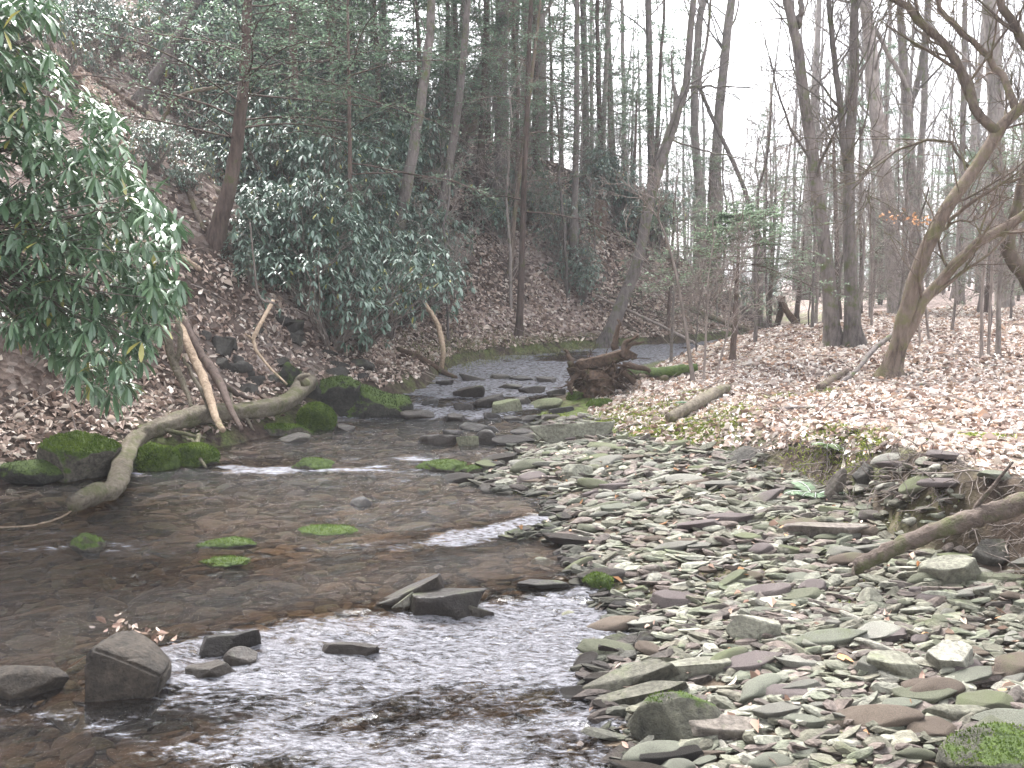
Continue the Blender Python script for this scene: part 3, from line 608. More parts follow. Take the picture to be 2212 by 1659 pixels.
pal = [(.17, .165, .13), (.25, .25, .20), (.19, .155, .14), (.32, .32, .27), (.22, .21, .17), (.14, .12, .11), (.34, .33, .29), (.20, .21, .165), (.23, .19, .175)]
col = pick(pal, len(gp))*.72; wet = (dr < .12)[:, None]; col = np.where(wet, col*.35, col)
mb = MB(); mass(small, np.stack([gp[:, 0], gp[:, 1], z+A*.15+rng.uniform(0, .012, len(gp))], 1), A, rng.uniform(.9, 2.0, len(gp)), rng.uniform(.75, 1.15, len(gp)), rng.uniform(.6, 1.1, len(gp)), col, mb, .2, .35)
tag(mb.build('gravel', M['gravel'], None, False), 'small flat grey green stones and pebbles filling the gravel bar', 'gravel', None, 'stuff')
# stream bed stones under the water
n = 5200; y = 1.6+rng.random(n*3)**1.5*9.5; x = rng.uniform(-5, 1, n*3); z, dl, dr, db = H(x, y, True); ok = (dl < -.05) & (dr < .05); x, y, z = x[ok][:n], y[ok][:n], z[ok][:n]; n = len(x)
A = .03+.09*rng.random(n)**2; wz = waterz(x, y)
zz = np.minimum(z+A*.1, wz-A*.3-.012)
mb = MB(); mass(small, np.stack([x, y, zz], 1), A, rng.uniform(.9, 1.8, n), rng.uniform(.8, 1.2, n), rng.uniform(.6, 1., n), pick([(.13, .10, .07), (.17, .135, .09), (.09, .075, .055), (.20, .16, .12), (.13, .13, .08), (.10, .08, .07)], n), mb, .08, .7)
tag(mb.build('stream_bed_stones', M['bedstone'], None, False), 'reddish brown flat stones lying under the shallow water', 'stones', None, 'stuff')

# ------------------------------------------------------------------ leaf litter, moss, grass
def leaves(mb, p, nrm, L, col, curl=.35, wide=.5, lift=.01):
    n = len(p); a = norm(np.cross(nrm, rng.normal(0, 1, (n, 3)))); nn = norm(nrm+rng.normal(0, .38, (n, 3))); a = norm(a-(a*nn).sum(1, keepdims=True)*nn); b = np.cross(nn, a)
    L = L[:, None]; w = L*wide*rng.uniform(.7, 1.2, (n, 1)); cu = rng.normal(curl, .35, (n, 1)); cu2 = rng.normal(.1, .3, (n, 1)); p = p+nn*lift
    V = np.stack([p-a*L*.5+nn*L*cu2*.3, p-a*L*.12+b*w*.5+nn*w*cu, p-a*L*.12-b*w*.5+nn*w*cu, p+a*L*.25+b*w*.38+nn*w*cu*.8, p+a*L*.25-b*w*.38+nn*w*cu*.8, p+a*L*.5+nn*L*cu2*.3, p-a*L*.1, p+a*L*.25], 1)
    T = np.array([[0, 6, 1], [0, 2, 6], [1, 6, 7], [1, 7, 3], [2, 7, 6], [2, 4, 7], [3, 7, 5], [4, 5, 7]])
    mb.add(V.reshape(-1, 3), None, (T[None]+np.arange(n)[:, None, None]*8).reshape(-1, 3), np.repeat(col, 8, 0))
def gnorm(x, y):
    e = .04; h = H(x, y); return norm(np.stack([-(H(x+e, y)-h)/e, -(H(x, y+e)-h)/e, np.ones(len(x))], 1)), h
LP = [(.36, .25, .20), (.27, .175, .135), (.50, .39, .33), (.20, .125, .10), (.58, .49, .43), (.42, .30, .24), (.31, .22, .19), (.14, .09, .075), (.46, .30, .18)]
def litter(n, xr, yr, side, L0, name, lab, pal=LP, dens=0):
    xx, yy = [], []
    got = 0
    while got < n:
        m_ = 60000; y = yr[0]+(yr[1]-yr[0])*rng.random(m_)**1.5; x = rng.uniform(*xr, m_); _, dl, dr, db = H(x, y, True)
        if side == 'R': ok = (db+.25*fbm(x*1.5, y*1.5, 3, 91) > .12+.16*(1-sst(y, 6.5, 8))) & (x < .64*y+1.5) & (fbm(x*2.3, y*2.3, 3, 94)+.5*rng.random(m_) > -.12)
        else: ok = (dl > .12) & (x > -.66*y-1) & (fbm(x*1.3, y*1.3, 3, 93)+.3*rng.random(m_) > -.15+.05*np.clip(dl-1.5, 0, 6))
        xx.append(x[ok]); yy.append(y[ok]); got += ok.sum()
    x = np.concatenate(xx)[:n]; y = np.concatenate(yy)[:n]; nn, z = gnorm(x, y)
    mb = MB(); c = pick(pal, n); leaves(mb, np.stack([x, y, z], 1), nn, L0*np.clip(rng.lognormal(-.08, .33, n), .4, 1.9)*(1+.035*np.maximum(y-4, 0)), c)
    tag(mb.build(name, M['litter'], None, False), lab, 'leaf litter', None, 'stuff')
litter(84000, (.5, 14), (3.2, 22), 'R', .048, 'leaf_litter', 'pale fallen beech and oak leaves carpeting the flat right bank', [(.46, .37, .33), (.56, .48, .43), (.32, .23, .19), (.66, .59, .54), (.72, .67, .63), (.60, .52, .47), (.77, .73, .69), (.48, .33, .24), (.22, .15, .12), (.64, .57, .50), (.74, .69, .64), (.34, .25, .19), (.18, .125, .10), (.42, .33, .26)])
litter(72000, (-13, 6), (5, 26), 'L', .058, 'leaf_litter', 'pinkish brown fallen leaves covering the steep left hillside', [(.42, .33, .275), (.30, .225, .185), (.54, .46, .40), (.19, .135, .11), (.64, .57, .51), (.46, .37, .32), (.34, .26, .22), (.12, .085, .07)])
# scattered leaves on the bar, each tiny: one mass
pts = barpoint(230, 2.3, 9, .8); nn, z = gnorm(pts[:, 0], pts[:, 1]); mb = MB(); c = pick([(.55, .40, .32), (.62, .5, .42), (.45, .25, .13), (.36, .25, .2)], len(pts))
leaves(mb, np.stack([pts[:, 0], pts[:, 1], z+.025], 1), nn, .05*rng.uniform(.5, 1.3, len(pts)), c); 
q_ = GW(262, 1450); m_ = 34; kk = rng.random(m_); kx_ = q_[1]/F; pp = q_+np.stack([(-70+180*kk+rng.normal(0, 10, m_))*kx_, rng.uniform(.02, .13, m_), (98-58*kk)*kx_+rng.uniform(0, .02, m_)], 1); leaves(mb, pp, np.tile([0, 0, 1.], (m_, 1)), .045*rng.uniform(.6, 1.2, m_), pick([(.36, .26, .2), (.2, .13, .1), (.5, .41, .35)], m_))
tag(mb.build('fallen_leaves', M['litter'], None, False), 'stray dead leaves blown over the stones and caught on the wedge shaped rock', 'leaves', None, 'stuff')
def blades(n, x, y, L, cols, name, lab, wid=.045, droop=.5, mat='grass', cat='grass'):
    nn, z = gnorm(x, y); n = len(x); d = norm(np.stack([rng.normal(0, droop, n), rng.normal(0, droop, n), np.ones(n)], 1)); t = norm(np.cross(d, rng.normal(0, 1, (n, 3)))); L = (L*rng.uniform(.5, 1.3, n))[:, None]
    p = np.stack([x, y, z-.005], 1); w = t*L*wid; h = d*1.0; mid = p+d*L*.6; tip = mid+norm(d*[1, 1, .2]+[0, 0, -.1])*L*.5
    V = np.stack([p-w, p+w, mid+w*.8, mid-w*.8, tip], 1); Q = np.array([[0, 1, 2, 3]]); T = np.array([[3, 2, 4]]); b = np.arange(n)[:, None, None]*5
    k = rng.random((n, 1)); C = np.array(cols[0])*(1-k)+np.array(cols[1])*k; mb = MB(); mb.add(V.reshape(-1, 3), (Q+b).reshape(-1, 4), (T+b).reshape(-1, 3), np.repeat(C, 5, 0))
    tag(mb.build(name, M[mat], None, False), lab, cat, None, 'stuff')
def clumps(cs, n, sp):
    x, y = [], []
    for (u, v, w) in cs:
        g = G(u, v); k = int(n*w); x.append(g[0]+rng.normal(0, sp*w, k)); y.append(g[1]+rng.normal(0, sp*w, k))
    return np.concatenate(x), np.concatenate(y)
x, y = clumps([(1050, 775, 1.5), (1100, 770, 1.5), (930, 765, 1.2), (990, 760, 1.3), (1150, 760, 1.2), (1200, 755, 1.0), (1250, 750, .8)], 260, .35); blades(0, x, y, .14, [(.09, .11, .045), (.28, .27, .14)], 'grass', 'thin dull grass hanging over the far left bank of the stream', .03, .6)
x, y = clumps([(1500, 905, .5), (1510, 925, .5), (1590, 890, .9), (1570, 880, .7), (1560, 900, .6), (1640, 860, .6), (1690, 855, .5), (1500, 850, .7), (1480, 870, .8), (1340, 885, .9), (1300, 900, .6), (1760, 965, .7), (1830, 970, .9), (1400, 890, 1), (1860, 985, .5), (2130, 945, .4), (1780, 845, .5), (1450, 930, .7), (1360, 940, .6), (1290, 920, .6), (1250, 905, .9), (1340, 905, 1.1), (1420, 915, .9), (1180, 905, .7), (1500, 940, .7), (1560, 925, .6)], 900, .16)
blades(0, x, y, .038, [(.10, .14, .02), (.33, .37, .10)], 'ground_moss', 'bright yellow green moss and short grass along the right bank edge', .12, .6, 'moss', 'moss')
x, y = clumps([(1120, 800, 1.0), (1160, 795, .8), (1060, 790, .7)], 700, .25); blades(0, x, y, .035, [(.08, .12, .02), (.26, .32, .07)], 'ground_moss', 'yellow green moss on the far bank beside the rapids', .14, .6, 'moss', 'moss')
# moss film on the bar
pts = barpoint(26000, 2.6, 9, .2); k = fbm(pts[:, 0]*2.1, pts[:, 1]*2.1, 3, 55)+.12*sst(pts[:, 1], 4, 7)-.02 > .12; pts = pts[k]
blades(0, pts[:, 0], pts[:, 1], .016, [(.07, .10, .02), (.20, .24, .08)], 'stone_moss', 'thin green moss growing between the stones of the gravel bar', .25, .6, 'moss', 'moss')

# ------------------------------------------------------------------ trees
def taper(r0, r1, K, n): return np.linspace(0, 1, K)[None, :]*(r1-r0)[:, None]+r0[:, None] if n else None
def bare_crown(mb, tp, tr, nb, L, t0=.3, sides=4, levels=3, up=.06, ang=(.45, .9), rb=.27, dens=1.0, tw=.0035):
    pts = tp[None]; rad = tr[None]
    st, di, t, r, _ = sprout(pts, rad, nb, ang, t0, .98)
    ln = L*(1.1-.6*t)*rng.uniform(.5, 1.2, len(t)); r0 = np.minimum(r*rb*rng.uniform(.6, 1.1, len(t)), ln*.022); r0 = np.maximum(r0, .006)
    b = grow(st, di, ln, 8, .13, up); rr = taper(r0, r0*.25, 8, 1); tubes(mb, b, rr, max(4, sides), cap=False)
    st, di, t, r, pi = sprout(b, rr, int(6*dens), (.4, .95), .15, 1)
    l2 = ln[pi]*(.62-.3*t)*rng.uniform(.5, 1.2, len(t)); r2 = np.maximum(r*.6, tw*1.3); b2 = grow(st, di, l2, 6, .16, up*.7); rr2 = taper(r2, np.full(len(r2), tw), 6, 1); tubes(mb, b2, rr2, 3, cap=False)
    if levels >= 3:
        st, di, t, r, pi = sprout(b2, rr2, int(4*dens), (.4, .9), .15, 1)
        l3 = l2[pi]*(.65-.3*t)*rng.uniform(.5, 1.2, len(t)); b3 = grow(st, di, l3, 4, .2, up*.5); tubes(mb, b3, taper(np.maximum(r*.6, tw*.9), np.full(len(r), tw*.6), 4, 1), 3, cap=False)
def hemlock_foliage(mbb, mbf, tp, tr, nb, L, t0, t1=1.0, droop=-.05, cols=((.075, .125, .085), (.21, .30, .195)), nl=26, ls=.05, up0=.1, cone=.75):
    st, di, t, r, _ = sprout(tp[None], tr[None], nb, (1.2, 1.75), t0, t1)
    ln = L*(1.05-cone*(t-t0)/(1-t0+1e-6))*rng.uniform(.45, 1.15, len(t)); di[:, 2] += up0; b = grow(st, di, ln, 9, .07, droop); r0 = np.clip(ln*.006, .003, .015); rr = taper(r0, r0*.2+.001, 9, 1); tubes(mbb, b, rr, 4, cap=False)
    st, di, t, r, pi = sprout(b, rr, 16, (.7, 1.15), .15, 1, .88); l2 = ln[pi]*(.42-.25*t)*rng.uniform(.5, 1.2, len(t)); b2 = grow(st, di, l2, 5, .1, droop*.8); rr2 = taper(np.maximum(r*.5, .0025), np.full(len(r), .0012), 5, 1); tubes(mbb, b2, rr2, 3, cap=False)
    # needle sprays along the twigs
    N = len(b2); tt = rng.random((N, nl)); f = tt*4; i = np.minimum(f.astype(int), 3); g = (f-i)[..., None]; n = np.arange(N)[:, None]
    a = b2[n, i]*(1-g)+b2[n, i+1]*g; T = norm(b2[n, i+1]-b2[n, i]); up = np.array([0, 0, 1.])+rng.normal(0, .3, (N, nl, 3)); sd = norm(np.cross(T, up))*np.where(rng.random((N, nl, 1)) < .5, 1, -1)
    dr_ = norm(sd+T*rng.uniform(.2, .9, (N, nl, 1))+rng.normal(0, .12, (N, nl, 3))); l = ls*rng.uniform(.5, 1.3, (N, nl, 1)); w = norm(np.cross(dr_, up))*l*.2; q0 = a; q1 = a+dr_*l*.5
    V = np.stack([q0, q1+w, a+dr_*l, q1-w], 2).reshape(-1, 3); Q = np.arange(len(V)).reshape(-1, 4)
    k = (rng.random((N, 1, 1))*.6+rng.random((N, nl, 1))*.4); C = np.array(cols[0])*(1-k)+np.array(cols[1])*k
    mbf.add(V, Q, None, np.repeat(C.reshape(-1, 3), 4, 0))
def trunk_from(pathpx, Yb, lean=0.0, grow_to=13, n=26, flare=1.35, zsink=.35, sides=12):
    """measured trunk: [(u, v, width)...] from the base up; Yb depth of the base"""
    pts = []; rad = []
    for i, (u, v, w) in enumerate(pathpx):
        Y = Yb+lean*i; pts.append(P(u, v, Y)); rad.append(w/2/F*Y*(.86 if i == 0 else .76))
    pts = np.array(pts); rad = np.array(rad)
    d = norm(pts[-1]-pts[-2]); h = grow_to-pts[-1][2]
    if h > .5:
        d2 = norm(d+[0, 0, .5]); pts = np.vstack([pts, pts[-1]+d*h*.35, pts[-1]+d*h*.35+d2*h*.75]); rad = np.r_[rad, rad[-1]*.72, max(rad[-1]*.2, .012)]
    q, r = smoothpath(pts, rad, n); q0 = q[0].copy(); q0[2] = min(q0[2], float(H(q0[0], q0[1])))-zsink
    q[1:-1] += rng.normal(0, 1, (n-2, 3))*[1, 1, 0]*min(.012, .08*r.mean())
    q = np.vstack([q0, q]); r = np.r_[r[0]*flare*1.1, r[0]*flare, r[1:]]
    return q, r
def base_depth(u, v): return G(u, v)[1]
def to_local(mbs, base):
    for m in mbs: m.v = [v-base for v in m.v]
def hero(kind, path, label, cat='tree', Y=None, mat='bark', crown=dict(), extra=[], grow_to=13, name=None, lean=0, group=None, sides=12):
    Yb = Y or base_depth(path[0][0], path[0][1]); q, r = trunk_from(path, Yb, lean, grow_to, sides=sides)
    if Y and kind != 'air':      # base hidden in the photo: run the trunk down to the ground
        b = q[1].copy(); g = float(H(b[0], b[1]))
        if b[2]-g > .1: q[0] = [b[0]-(q[3]-q[1])[0]*.3, b[1], g-.3]
    base = q[0].copy(); tm = MB(); tubes(tm, q, r, sides, rough=.06)
    cm = MB(); fm = MB() if kind == 'hemlock' else None
    LM = []
    for (ep, er0) in extra:   # measured limbs
        pp = np.array([P(u, v, Yb+dy) for (u, v, w, dy) in ep]); rr = np.array([w/2/F*Yb*.76 for (u, v, w, dy) in ep])
        if len(pp) == 2: pp = np.insert(pp, 1, pp.mean(0), 0); rr = np.insert(rr, 1, rr.mean())
        e, er = smoothpath(pp, rr, 14); e[1:-1] += rng.normal(0, .012, e[1:-1].shape); lm = MB(); LM.append(lm); tubes(lm, e, er, 8, rough=.05)
        if er0: bare_crown(lm, e, er, int(7*er0), .9+er0*.5, .15, levels=3, up=.03, rb=.5)
    if kind == 'hemlock': hemlock_foliage(cm, fm, q, r, **crown)
    elif crown is not None: bare_crown(cm, q, r, **crown)
    o = empty(name or ('hemlock_tree' if kind == 'hemlock' else 'bare_tree'), base, label, cat, group)
    to_local([m for m in [tm, cm, fm]+LM if m and m.n], base)
    tm.build('trunk', M[mat], o)
    for lm in LM: lm.build('limb', M[mat], o)
    if cm.n: cm.build('branches', M['bark_hemlock' if kind == 'hemlock' else mat], o, )
    if fm and fm.n: fm.build('foliage', M['needle'], o, False)
    return o
bc = lambda nb=10, L=3., t0=.4, **k: dict(nb=nb, L=L, t0=t0, **k)
hero('hemlock', [(465, 522, 46), (500, 380, 38), (520, 240, 32), (530, 130, 28), (535, 0, 25)], 'straight brown hemlock trunk on the left slope above the dead stems', mat='bark_hemlock', crown=dict(nb=34, L=3.0, t0=.22, droop=-.03, nl=14), grow_to=11)
hero('bare', [(298, 222, 34), (350, 140, 27), (390, 70, 25), (425, 0, 24)], 'leaning grey trunk with exposed roots high on the left slope', crown=bc(6, 2, .6), mat='bark')
hero('bare', [(828, 600, 38), (855, 520, 36), (880, 400, 32), (905, 250, 28), (925, 100, 24), (932, 0, 22)], 'grey leaning trunk rising out of the hillside rhododendrons', crown=bc(8, 2.5, .6), mat='bark')
hero('bare', [(932, 540, 26), (955, 430, 25), (985, 270, 22), (1005, 80, 18), (1010, 0, 17)], 'slimmer grey trunk leaning beside the wider leaning one', crown=bc(8, 2.5, .6), mat='bark')
hero('hemlock', [(762, 620, 14), (757, 450, 13), (755, 250, 10), (752, 60, 7)], 'thin dark young hemlock among the hillside rhododendrons', Y=12.5, mat='bark_hemlock', crown=dict(nb=40, L=2.3, t0=.25, nl=14), grow_to=8)
hero('hemlock', [(1120, 725, 20), (1126, 600, 18), (1132, 400, 16), (1140, 200, 13), (1146, 0, 11)], 'slender dark hemlock standing alone at the foot of the hillside', mat='bark_hemlock', crown=dict(nb=46, L=2.6, t0=.3, nl=15), grow_to=10)
hero('bare', [(1100, 600, 14), (1112, 460, 13), (1128, 330, 12), (1150, 150, 10)], 'thin leaning sapling just left of the slender dark hemlock', crown=bc(8, 1.5, .5), mat='bark_mossy', grow_to=9)
hero('bare', [(1068, 445, 40), (1085, 360, 42), (1080, 200, 40), (1085, 0, 36)], 'stout dark trunk on the ridge with a hollow at its foot', crown=bc(8, 3, .6), mat='bark')
hero('bare', [(990, 350, 52), (1030, 200, 44), (1075, 90, 40), (1110, 0, 36)], 'stout mossy trunk leaning right on the ridge', Y=24, crown=bc(8, 3, .6), mat='bark_mossy')
hero('bare', [(1160, 430, 44), (1165, 250, 40), (1166, 100, 38), (1160, 0, 36)], 'thick pale grey trunk on the ridge behind the slender hemlock', Y=26, crown=bc(9, 3.5, .5), mat='bark_pale')
hero('hemlock', [(1240, 500, 18), (1244, 350, 17), (1246, 180, 15), (1246, 0, 13)], 'straight narrow trunk at the ridge end right of the thick grey one', Y=20, mat='bark', crown=dict(nb=34, L=2.8, t0=.35, nl=13), grow_to=13)
hero('bare', [(1298, 440, 15), (1305, 250, 14), (1312, 100, 13), (1316, 0, 12)], 'pale thin trunk on the far ridge', Y=26, mat='bark_pale', crown=bc(8, 3, .5))
hero('bare', [(1408, 420, 20), (1405, 250, 19), (1402, 100, 18), (1400, 0, 17)], 'upright grey trunk on the ridge left of the forked leaning tree', Y=25, crown=bc(10, 3, .4))
hero('bare', [(1305, 748, 38), (1345, 650, 36), (1380, 560, 32), (1402, 440, 30), (1430, 340, 29), (1462, 245, 27), (1482, 180, 21), (1492, 60, 18), (1497, 0, 17)], 'dark leaning forked tree rising behind the upturned root mass',
     crown=bc(10, 2.2, .35), mat='bark', extra=[([(1462, 240, 18, 0), (1456, 190, 10, .1), (1452, 140, 5, .1), (1450, 100, 3, .1)], 0), ([(1480, 190, 8, 0), (1540, 185, 6, .3), (1640, 190, 3, .6)], 1), ([(1440, 300, 6, 0), (1540, 330, 5, -.3), (1620, 345, 3, -.5)], 1)], grow_to=12)
hero('bare', [(1545, 420, 27), (1552, 260, 26), (1568, 100, 24), (1580, 0, 22)], 'grey trunk standing right behind the forked leaning tree', Y=26, crown=bc(10, 3.4, .4))
hero('bare', [(1512, 420, 22), (1500, 250, 22), (1510, 60, 20), (1520, 0, 18)], 'pale trunk seen through the fork of the leaning tree', Y=29, crown=bc(10, 3.4, .4), mat='bark_pale')
hero('bare', [(1640, 520, 14), (1605, 400, 12), (1560, 300, 11), (1518, 205, 10), (1512, 170, 10), (1528, 80, 8), (1535, 0, 7)], 'thin crooked trunk bending left then up against the sky', Y=19, crown=bc(8, 1.6, .4), grow_to=9)
hero('bare', [(1802, 748, 44), (1790, 620, 38), (1780, 520, 36), (1765, 400, 34), (1750, 300, 30), (1735, 200, 29), (1722, 100, 28), (1700, 0, 24)], 'tall dark trunk leaning left at the far edge of the leafy flat',
     crown=bc(12, 3, .35), extra=[([(1722, 60, 18, 0), (1730, 20, 16, 0), (1735, -60, 14, 0)], 1)])
hero('bare', [(1845, 748, 48), (1838, 620, 36), (1834, 480, 32), (1835, 330, 29), (1842, 180, 25), (1846, 60, 23), (1848, 0, 22)], 'twin stemmed trunk right of the tall dark leaning one',
     crown=bc(12, 3, .35), extra=[([(1832, 370, 22, 0), (1818, 260, 18, 0), (1806, 140, 16, 0), (1792, 40, 14, 0), (1786, -60, 12, 0)], 1.5)])
hero('bare', [(1815, 740, 14), (1808, 560, 13), (1805, 440, 12), (1800, 300, 7)], 'dead snag between the two dark trunks', Y=20, crown=None, mat='bark_hemlock', grow_to=0)
hero('bare', [(1940, 690, 42), (1925, 500, 40), (1905, 340, 38), (1888, 200, 36), (1880, 100, 33), (1868, 0, 30)], 'thick grey trunk behind the low forked tree', Y=20, crown=bc(12, 3, .35), mat='bark_pale', extra=[([(1890, 60, 12, 0), (1925, 130, 12, .2), (1960, 190, 14, .3), (1965, 220, 14, .3)], 1)])
hero('bare', [(1985, 700, 32), (1975, 500, 30), (1965, 340, 28), (1960, 220, 28), (1948, 100, 22), (1945, 0, 18)], 'high forking tree seen over the low forked one', Y=22, crown=bc(12, 3, .35), extra=[([(1965, 235, 20, 0), (1988, 150, 16, 0), (2000, 60, 13, 0), (2010, -40, 10, 0)], 1.5)])
hero('bare', [(2170, 700, 46), (2165, 500, 44), (2152, 300, 42), (2148, 150, 40), (2135, 0, 36)], 'thick pale trunk near the right edge', Y=21, crown=bc(10, 3, .4), mat='bark_pale')
hero('bare', [(2260, 720, 44), (2225, 610, 42), (2188, 560, 40), (2178, 520, 36), (2200, 430, 26), (2230, 300, 20)], 'bent brown trunk bulging in from the right edge', Y=10.5, crown=bc(5, 2, .5), mat='bark_mossy', grow_to=8)
hero('bare', [(2080, 720, 18), (2075, 500, 17), (2080, 250, 15), (2085, 0, 13)], 'slim straight trunk behind the arching limbs on the right', Y=24, crown=bc(12, 3, .3))
# the low forked tree of the right bank
hero('bare', [(1922, 812, 60), (1938, 760, 50), (1950, 700, 46), (1968, 630, 42), (2000, 540, 38), (2045, 450, 36), (2105, 365, 34), (2158, 280, 32), (2212, 225, 30), (2290, 150, 26)], 'low forked tree on the leafy bank, leaning right with moss at its foot',
     mat='bark_mossy', crown=bc(10, 1.8, .45, up=.1), grow_to=0, lean=-.04, extra=[
     ([(1938, 765, 34, -.05), (1985, 670, 32, -.1), (2040, 595, 30, -.2), (2110, 530, 27, -.3), (2212, 466, 24, -.4), (2330, 400, 18, -.5)], 1.5),
     ([(2155, 285, 26, -.3), (2112, 240, 24, -.2), (2088, 170, 24, 0), (2040, 94, 23, .1), (1975, 32, 20, .2), (1900, -30, 16, .3)], 1.5),
     ([(2195, 240, 20, -.3), (2160, 162, 18, 0), (2108, 95, 16, .1), (2045, 42, 14, .2), (2018, -20, 12, .2)], 1.2),
     ([(2290, 200, 24, -.4), (2212, 88, 22, -.2), (2160, 0, 20, -.1), (2120, -80, 17, 0)], 1),
     ([(2022, 505, 14, 0), (2060, 470, 12, -.1), (2120, 420, 10, -.3), (2212, 380, 8, -.5)], 1.2),
     ([(2100, 370, 9, 0), (2060, 318, 8, .2), (2000, 303, 8, .3), (1940, 325, 7, .2), (1890, 365, 5, 0), (1840, 410, 3, -.1)], 1.5)])
# young hemlocks of the middle ground
def young(u, v, w, top, label, nb=46, L=1.5, Y=None, t0=.25, nl=17, cols=((.11, .17, .11), (.28, .37, .24))):
    hero('hemlock', [(u, v, w), (u+8, v-(v-top)*.4, w*.75), (u+14, top+60, w*.45), (u+16, top, w*.3)], label, Y=Y, mat='bark_hemlock', crown=dict(nb=nb, L=L, t0=t0, droop=-.02, nl=nl, cols=cols, ls=.042), grow_to=0)
young(1582, 780, 17, 460, 'young hemlock with a bare reddish lower trunk at the edge of the leafy flat', 60, 1.5, t0=.45)
young(1440, 745, 12, 430, 'feathery young hemlock behind the leaning forked tree', 46, 1.7, Y=19, t0=.15)
young(1660, 700, 14, 380, 'feathery young hemlock left of the tall dark leaning trunk', 56, 2.2, Y=22, t0=.2)
young(1720, 690, 14, 500, 'low spreading hemlock between the crossed dead trunks and the dark trunk', 50, 2.0, Y=21, t0=.2)
young(1520, 690, 14, 330, 'tall thin young hemlock on the slope toe behind the sapling', 56, 2.4, Y=24, t0=.15)
young(2130, 690, 14, 330, 'young hemlock behind the low forked tree near the right edge', 60, 2.4, Y=19, t0=.15)
young(2230, 680, 14, 250, 'young hemlock cut off by the right edge', 60, 2.4, Y=17, t0=.15)
young(1880, 700, 12, 470, 'short hemlock behind the twin stemmed trunk', 50, 2.2, Y=26, t0=.15)
young(1360, 560, 14, 200, 'young hemlock on the ridge end above the leaf slope', 56, 2.6, Y=24, t0=.1)

def prototype(kind, seed, h=15):
    global rng; keep_ = rng; rng = np.random.default_rng(seed)
    n = 14; a = rng.normal(0, .035, 2); z = np.linspace(-.3, h, n); w = np.cumsum(rng.normal(0, .07, (n, 2)), 0)*np.linspace(0, 1, n)[:, None]
    q = np.stack([a[0]*z+w[:, 0], a[1]*z+w[:, 1], z], 1); r0 = h*.0075*rng.uniform(.8, 1.25); r = np.linspace(r0, .02, n); r[0] = r0*1.5; r[1] = r0*1.15
    tm, cm, fm = MB(), MB(), MB(); tubes(tm, q, r, 8, rough=.05)
    if kind == 'hemlock': hemlock_foliage(cm, fm, q, r, nb=62, L=3.0, t0=.1, droop=-.03, nl=12, ls=.1)
    elif kind == 'sapling': bare_crown(cm, q, r, nb=20, L=h*.4, t0=.15, levels=3, up=.03, tw=.0035)
    else: bare_crown(cm, q, r, nb=22, L=h*.3, t0=.22, levels=3, up=.1, ang=(.3, .7), tw=.004)
    o = bpy.data.objects.new({'hemlock': 'hemlock_tree', 'sapling': 'sapling', 'bare': 'bare_tree'}[kind], None); COL.objects.link(o)
    kid(o, tm.build('trunk', M['bark_hemlock' if kind == 'hemlock' else 'bark' if seed % 2 else 'bark_pale'], o)); kid(o, cm.build('branches', M['twig' if kind == 'sapling' else 'bark'], o))
    if fm.n: kid(o, fm.build('foliage', M['needle'], o, False))
    rng = keep_; return o
def lm(x, y):
    u = CX+F*x/y
    for k, t in ((300, 'behind the large rhododendron'), (480, 'left of the straight hemlock trunk'), (700, 'right of the straight hemlock trunk'), (880, 'near the grey leaning trunks'), (1060, 'near the mossy ridge trunk'), (1200, 'behind the slender dark hemlock'),
                 (1330, 'left of the forked leaning tree'), (1480, 'behind the forked leaning tree'), (1620, 'above the young reddish hemlock'), (1740, 'left of the tall dark leaning trunk'), (1860, 'behind the twin stemmed trunk'), (2000, 'left of the low forked tree'), (2120, 'behind the low forked tree')):
        if u < k: return t
    return 'near the right edge'
def dz(y, a, b, c): return 'nearest' if y < a else 'nearer' if y < b else 'farther' if y < c else 'farthest'
def forest(protos, spots, labf, cat):
    used = set()
    for i, (x, y, sc, az) in enumerate(spots):
        p = protos[i % len(protos)]; lab, grp = labf(x, y)
        if p.name in USEDP: o = copy_tree(p)
        else: o = p; USEDP.add(p.name)
        FO.append(o); o.location = (x, y, float(H(x, y))-.05); o.rotation_euler = (0, 0, az); o.scale = (sc, sc, sc); tag(o, lab, cat, grp)
FO = []; USEDP = set()
rf = np.random.default_rng(99)
def spots(n, ok, xr, yr, smin, smax, dmin):
    out = []; tries = 0
    while len(out) < n and tries < 20000:
        tries += 1; y = yr[0]+(yr[1]-yr[0])*rf.random(); x = rf.uniform(*xr)
        if not ok(x, y) or abs(x) > .75*y+2: continue
        if any((x-a)**2+(y-b)**2 < dmin**2 for a, b, *_ in out): continue
        out.append((x, y, rf.uniform(smin, smax), rf.uniform(0, 6.28)))
    return out
DLf = lambda x, y: float(-sdist(LF, np.array([x]), np.array([y]))[0])
DBf = lambda x, y: float(sdist(BL, np.array([x]), np.array([y]))[0])
bare = [prototype('bare', 301+k, 15+2*(k % 4)) for k in range(7)]
forest(bare, spots(34, lambda x, y: DBf(x, y) > 1.5, (0, 45), (23, 58), .8, 1.25, 1.9)+spots(32, lambda x, y: DLf(x, y) > 5 and CX+F*x/y > 500, (-22, 12), (25, 50), .7, 1.1, 1.8),
       lambda x, y: ('bare grey background tree on the flat, %s row, %s' % (dz(y, 30, 38, 48), lm(x, y)), 'bare trees far back on the flat') if DBf(x, y) > 0 else ('bare grey background tree on the ridge, %s row, %s' % (dz(y, 30, 37, 44), lm(x, y)), 'bare trees far back on the ridge'), 'tree')
hem = [prototype('hemlock', 401+k, 10+2*k) for k in range(3)]
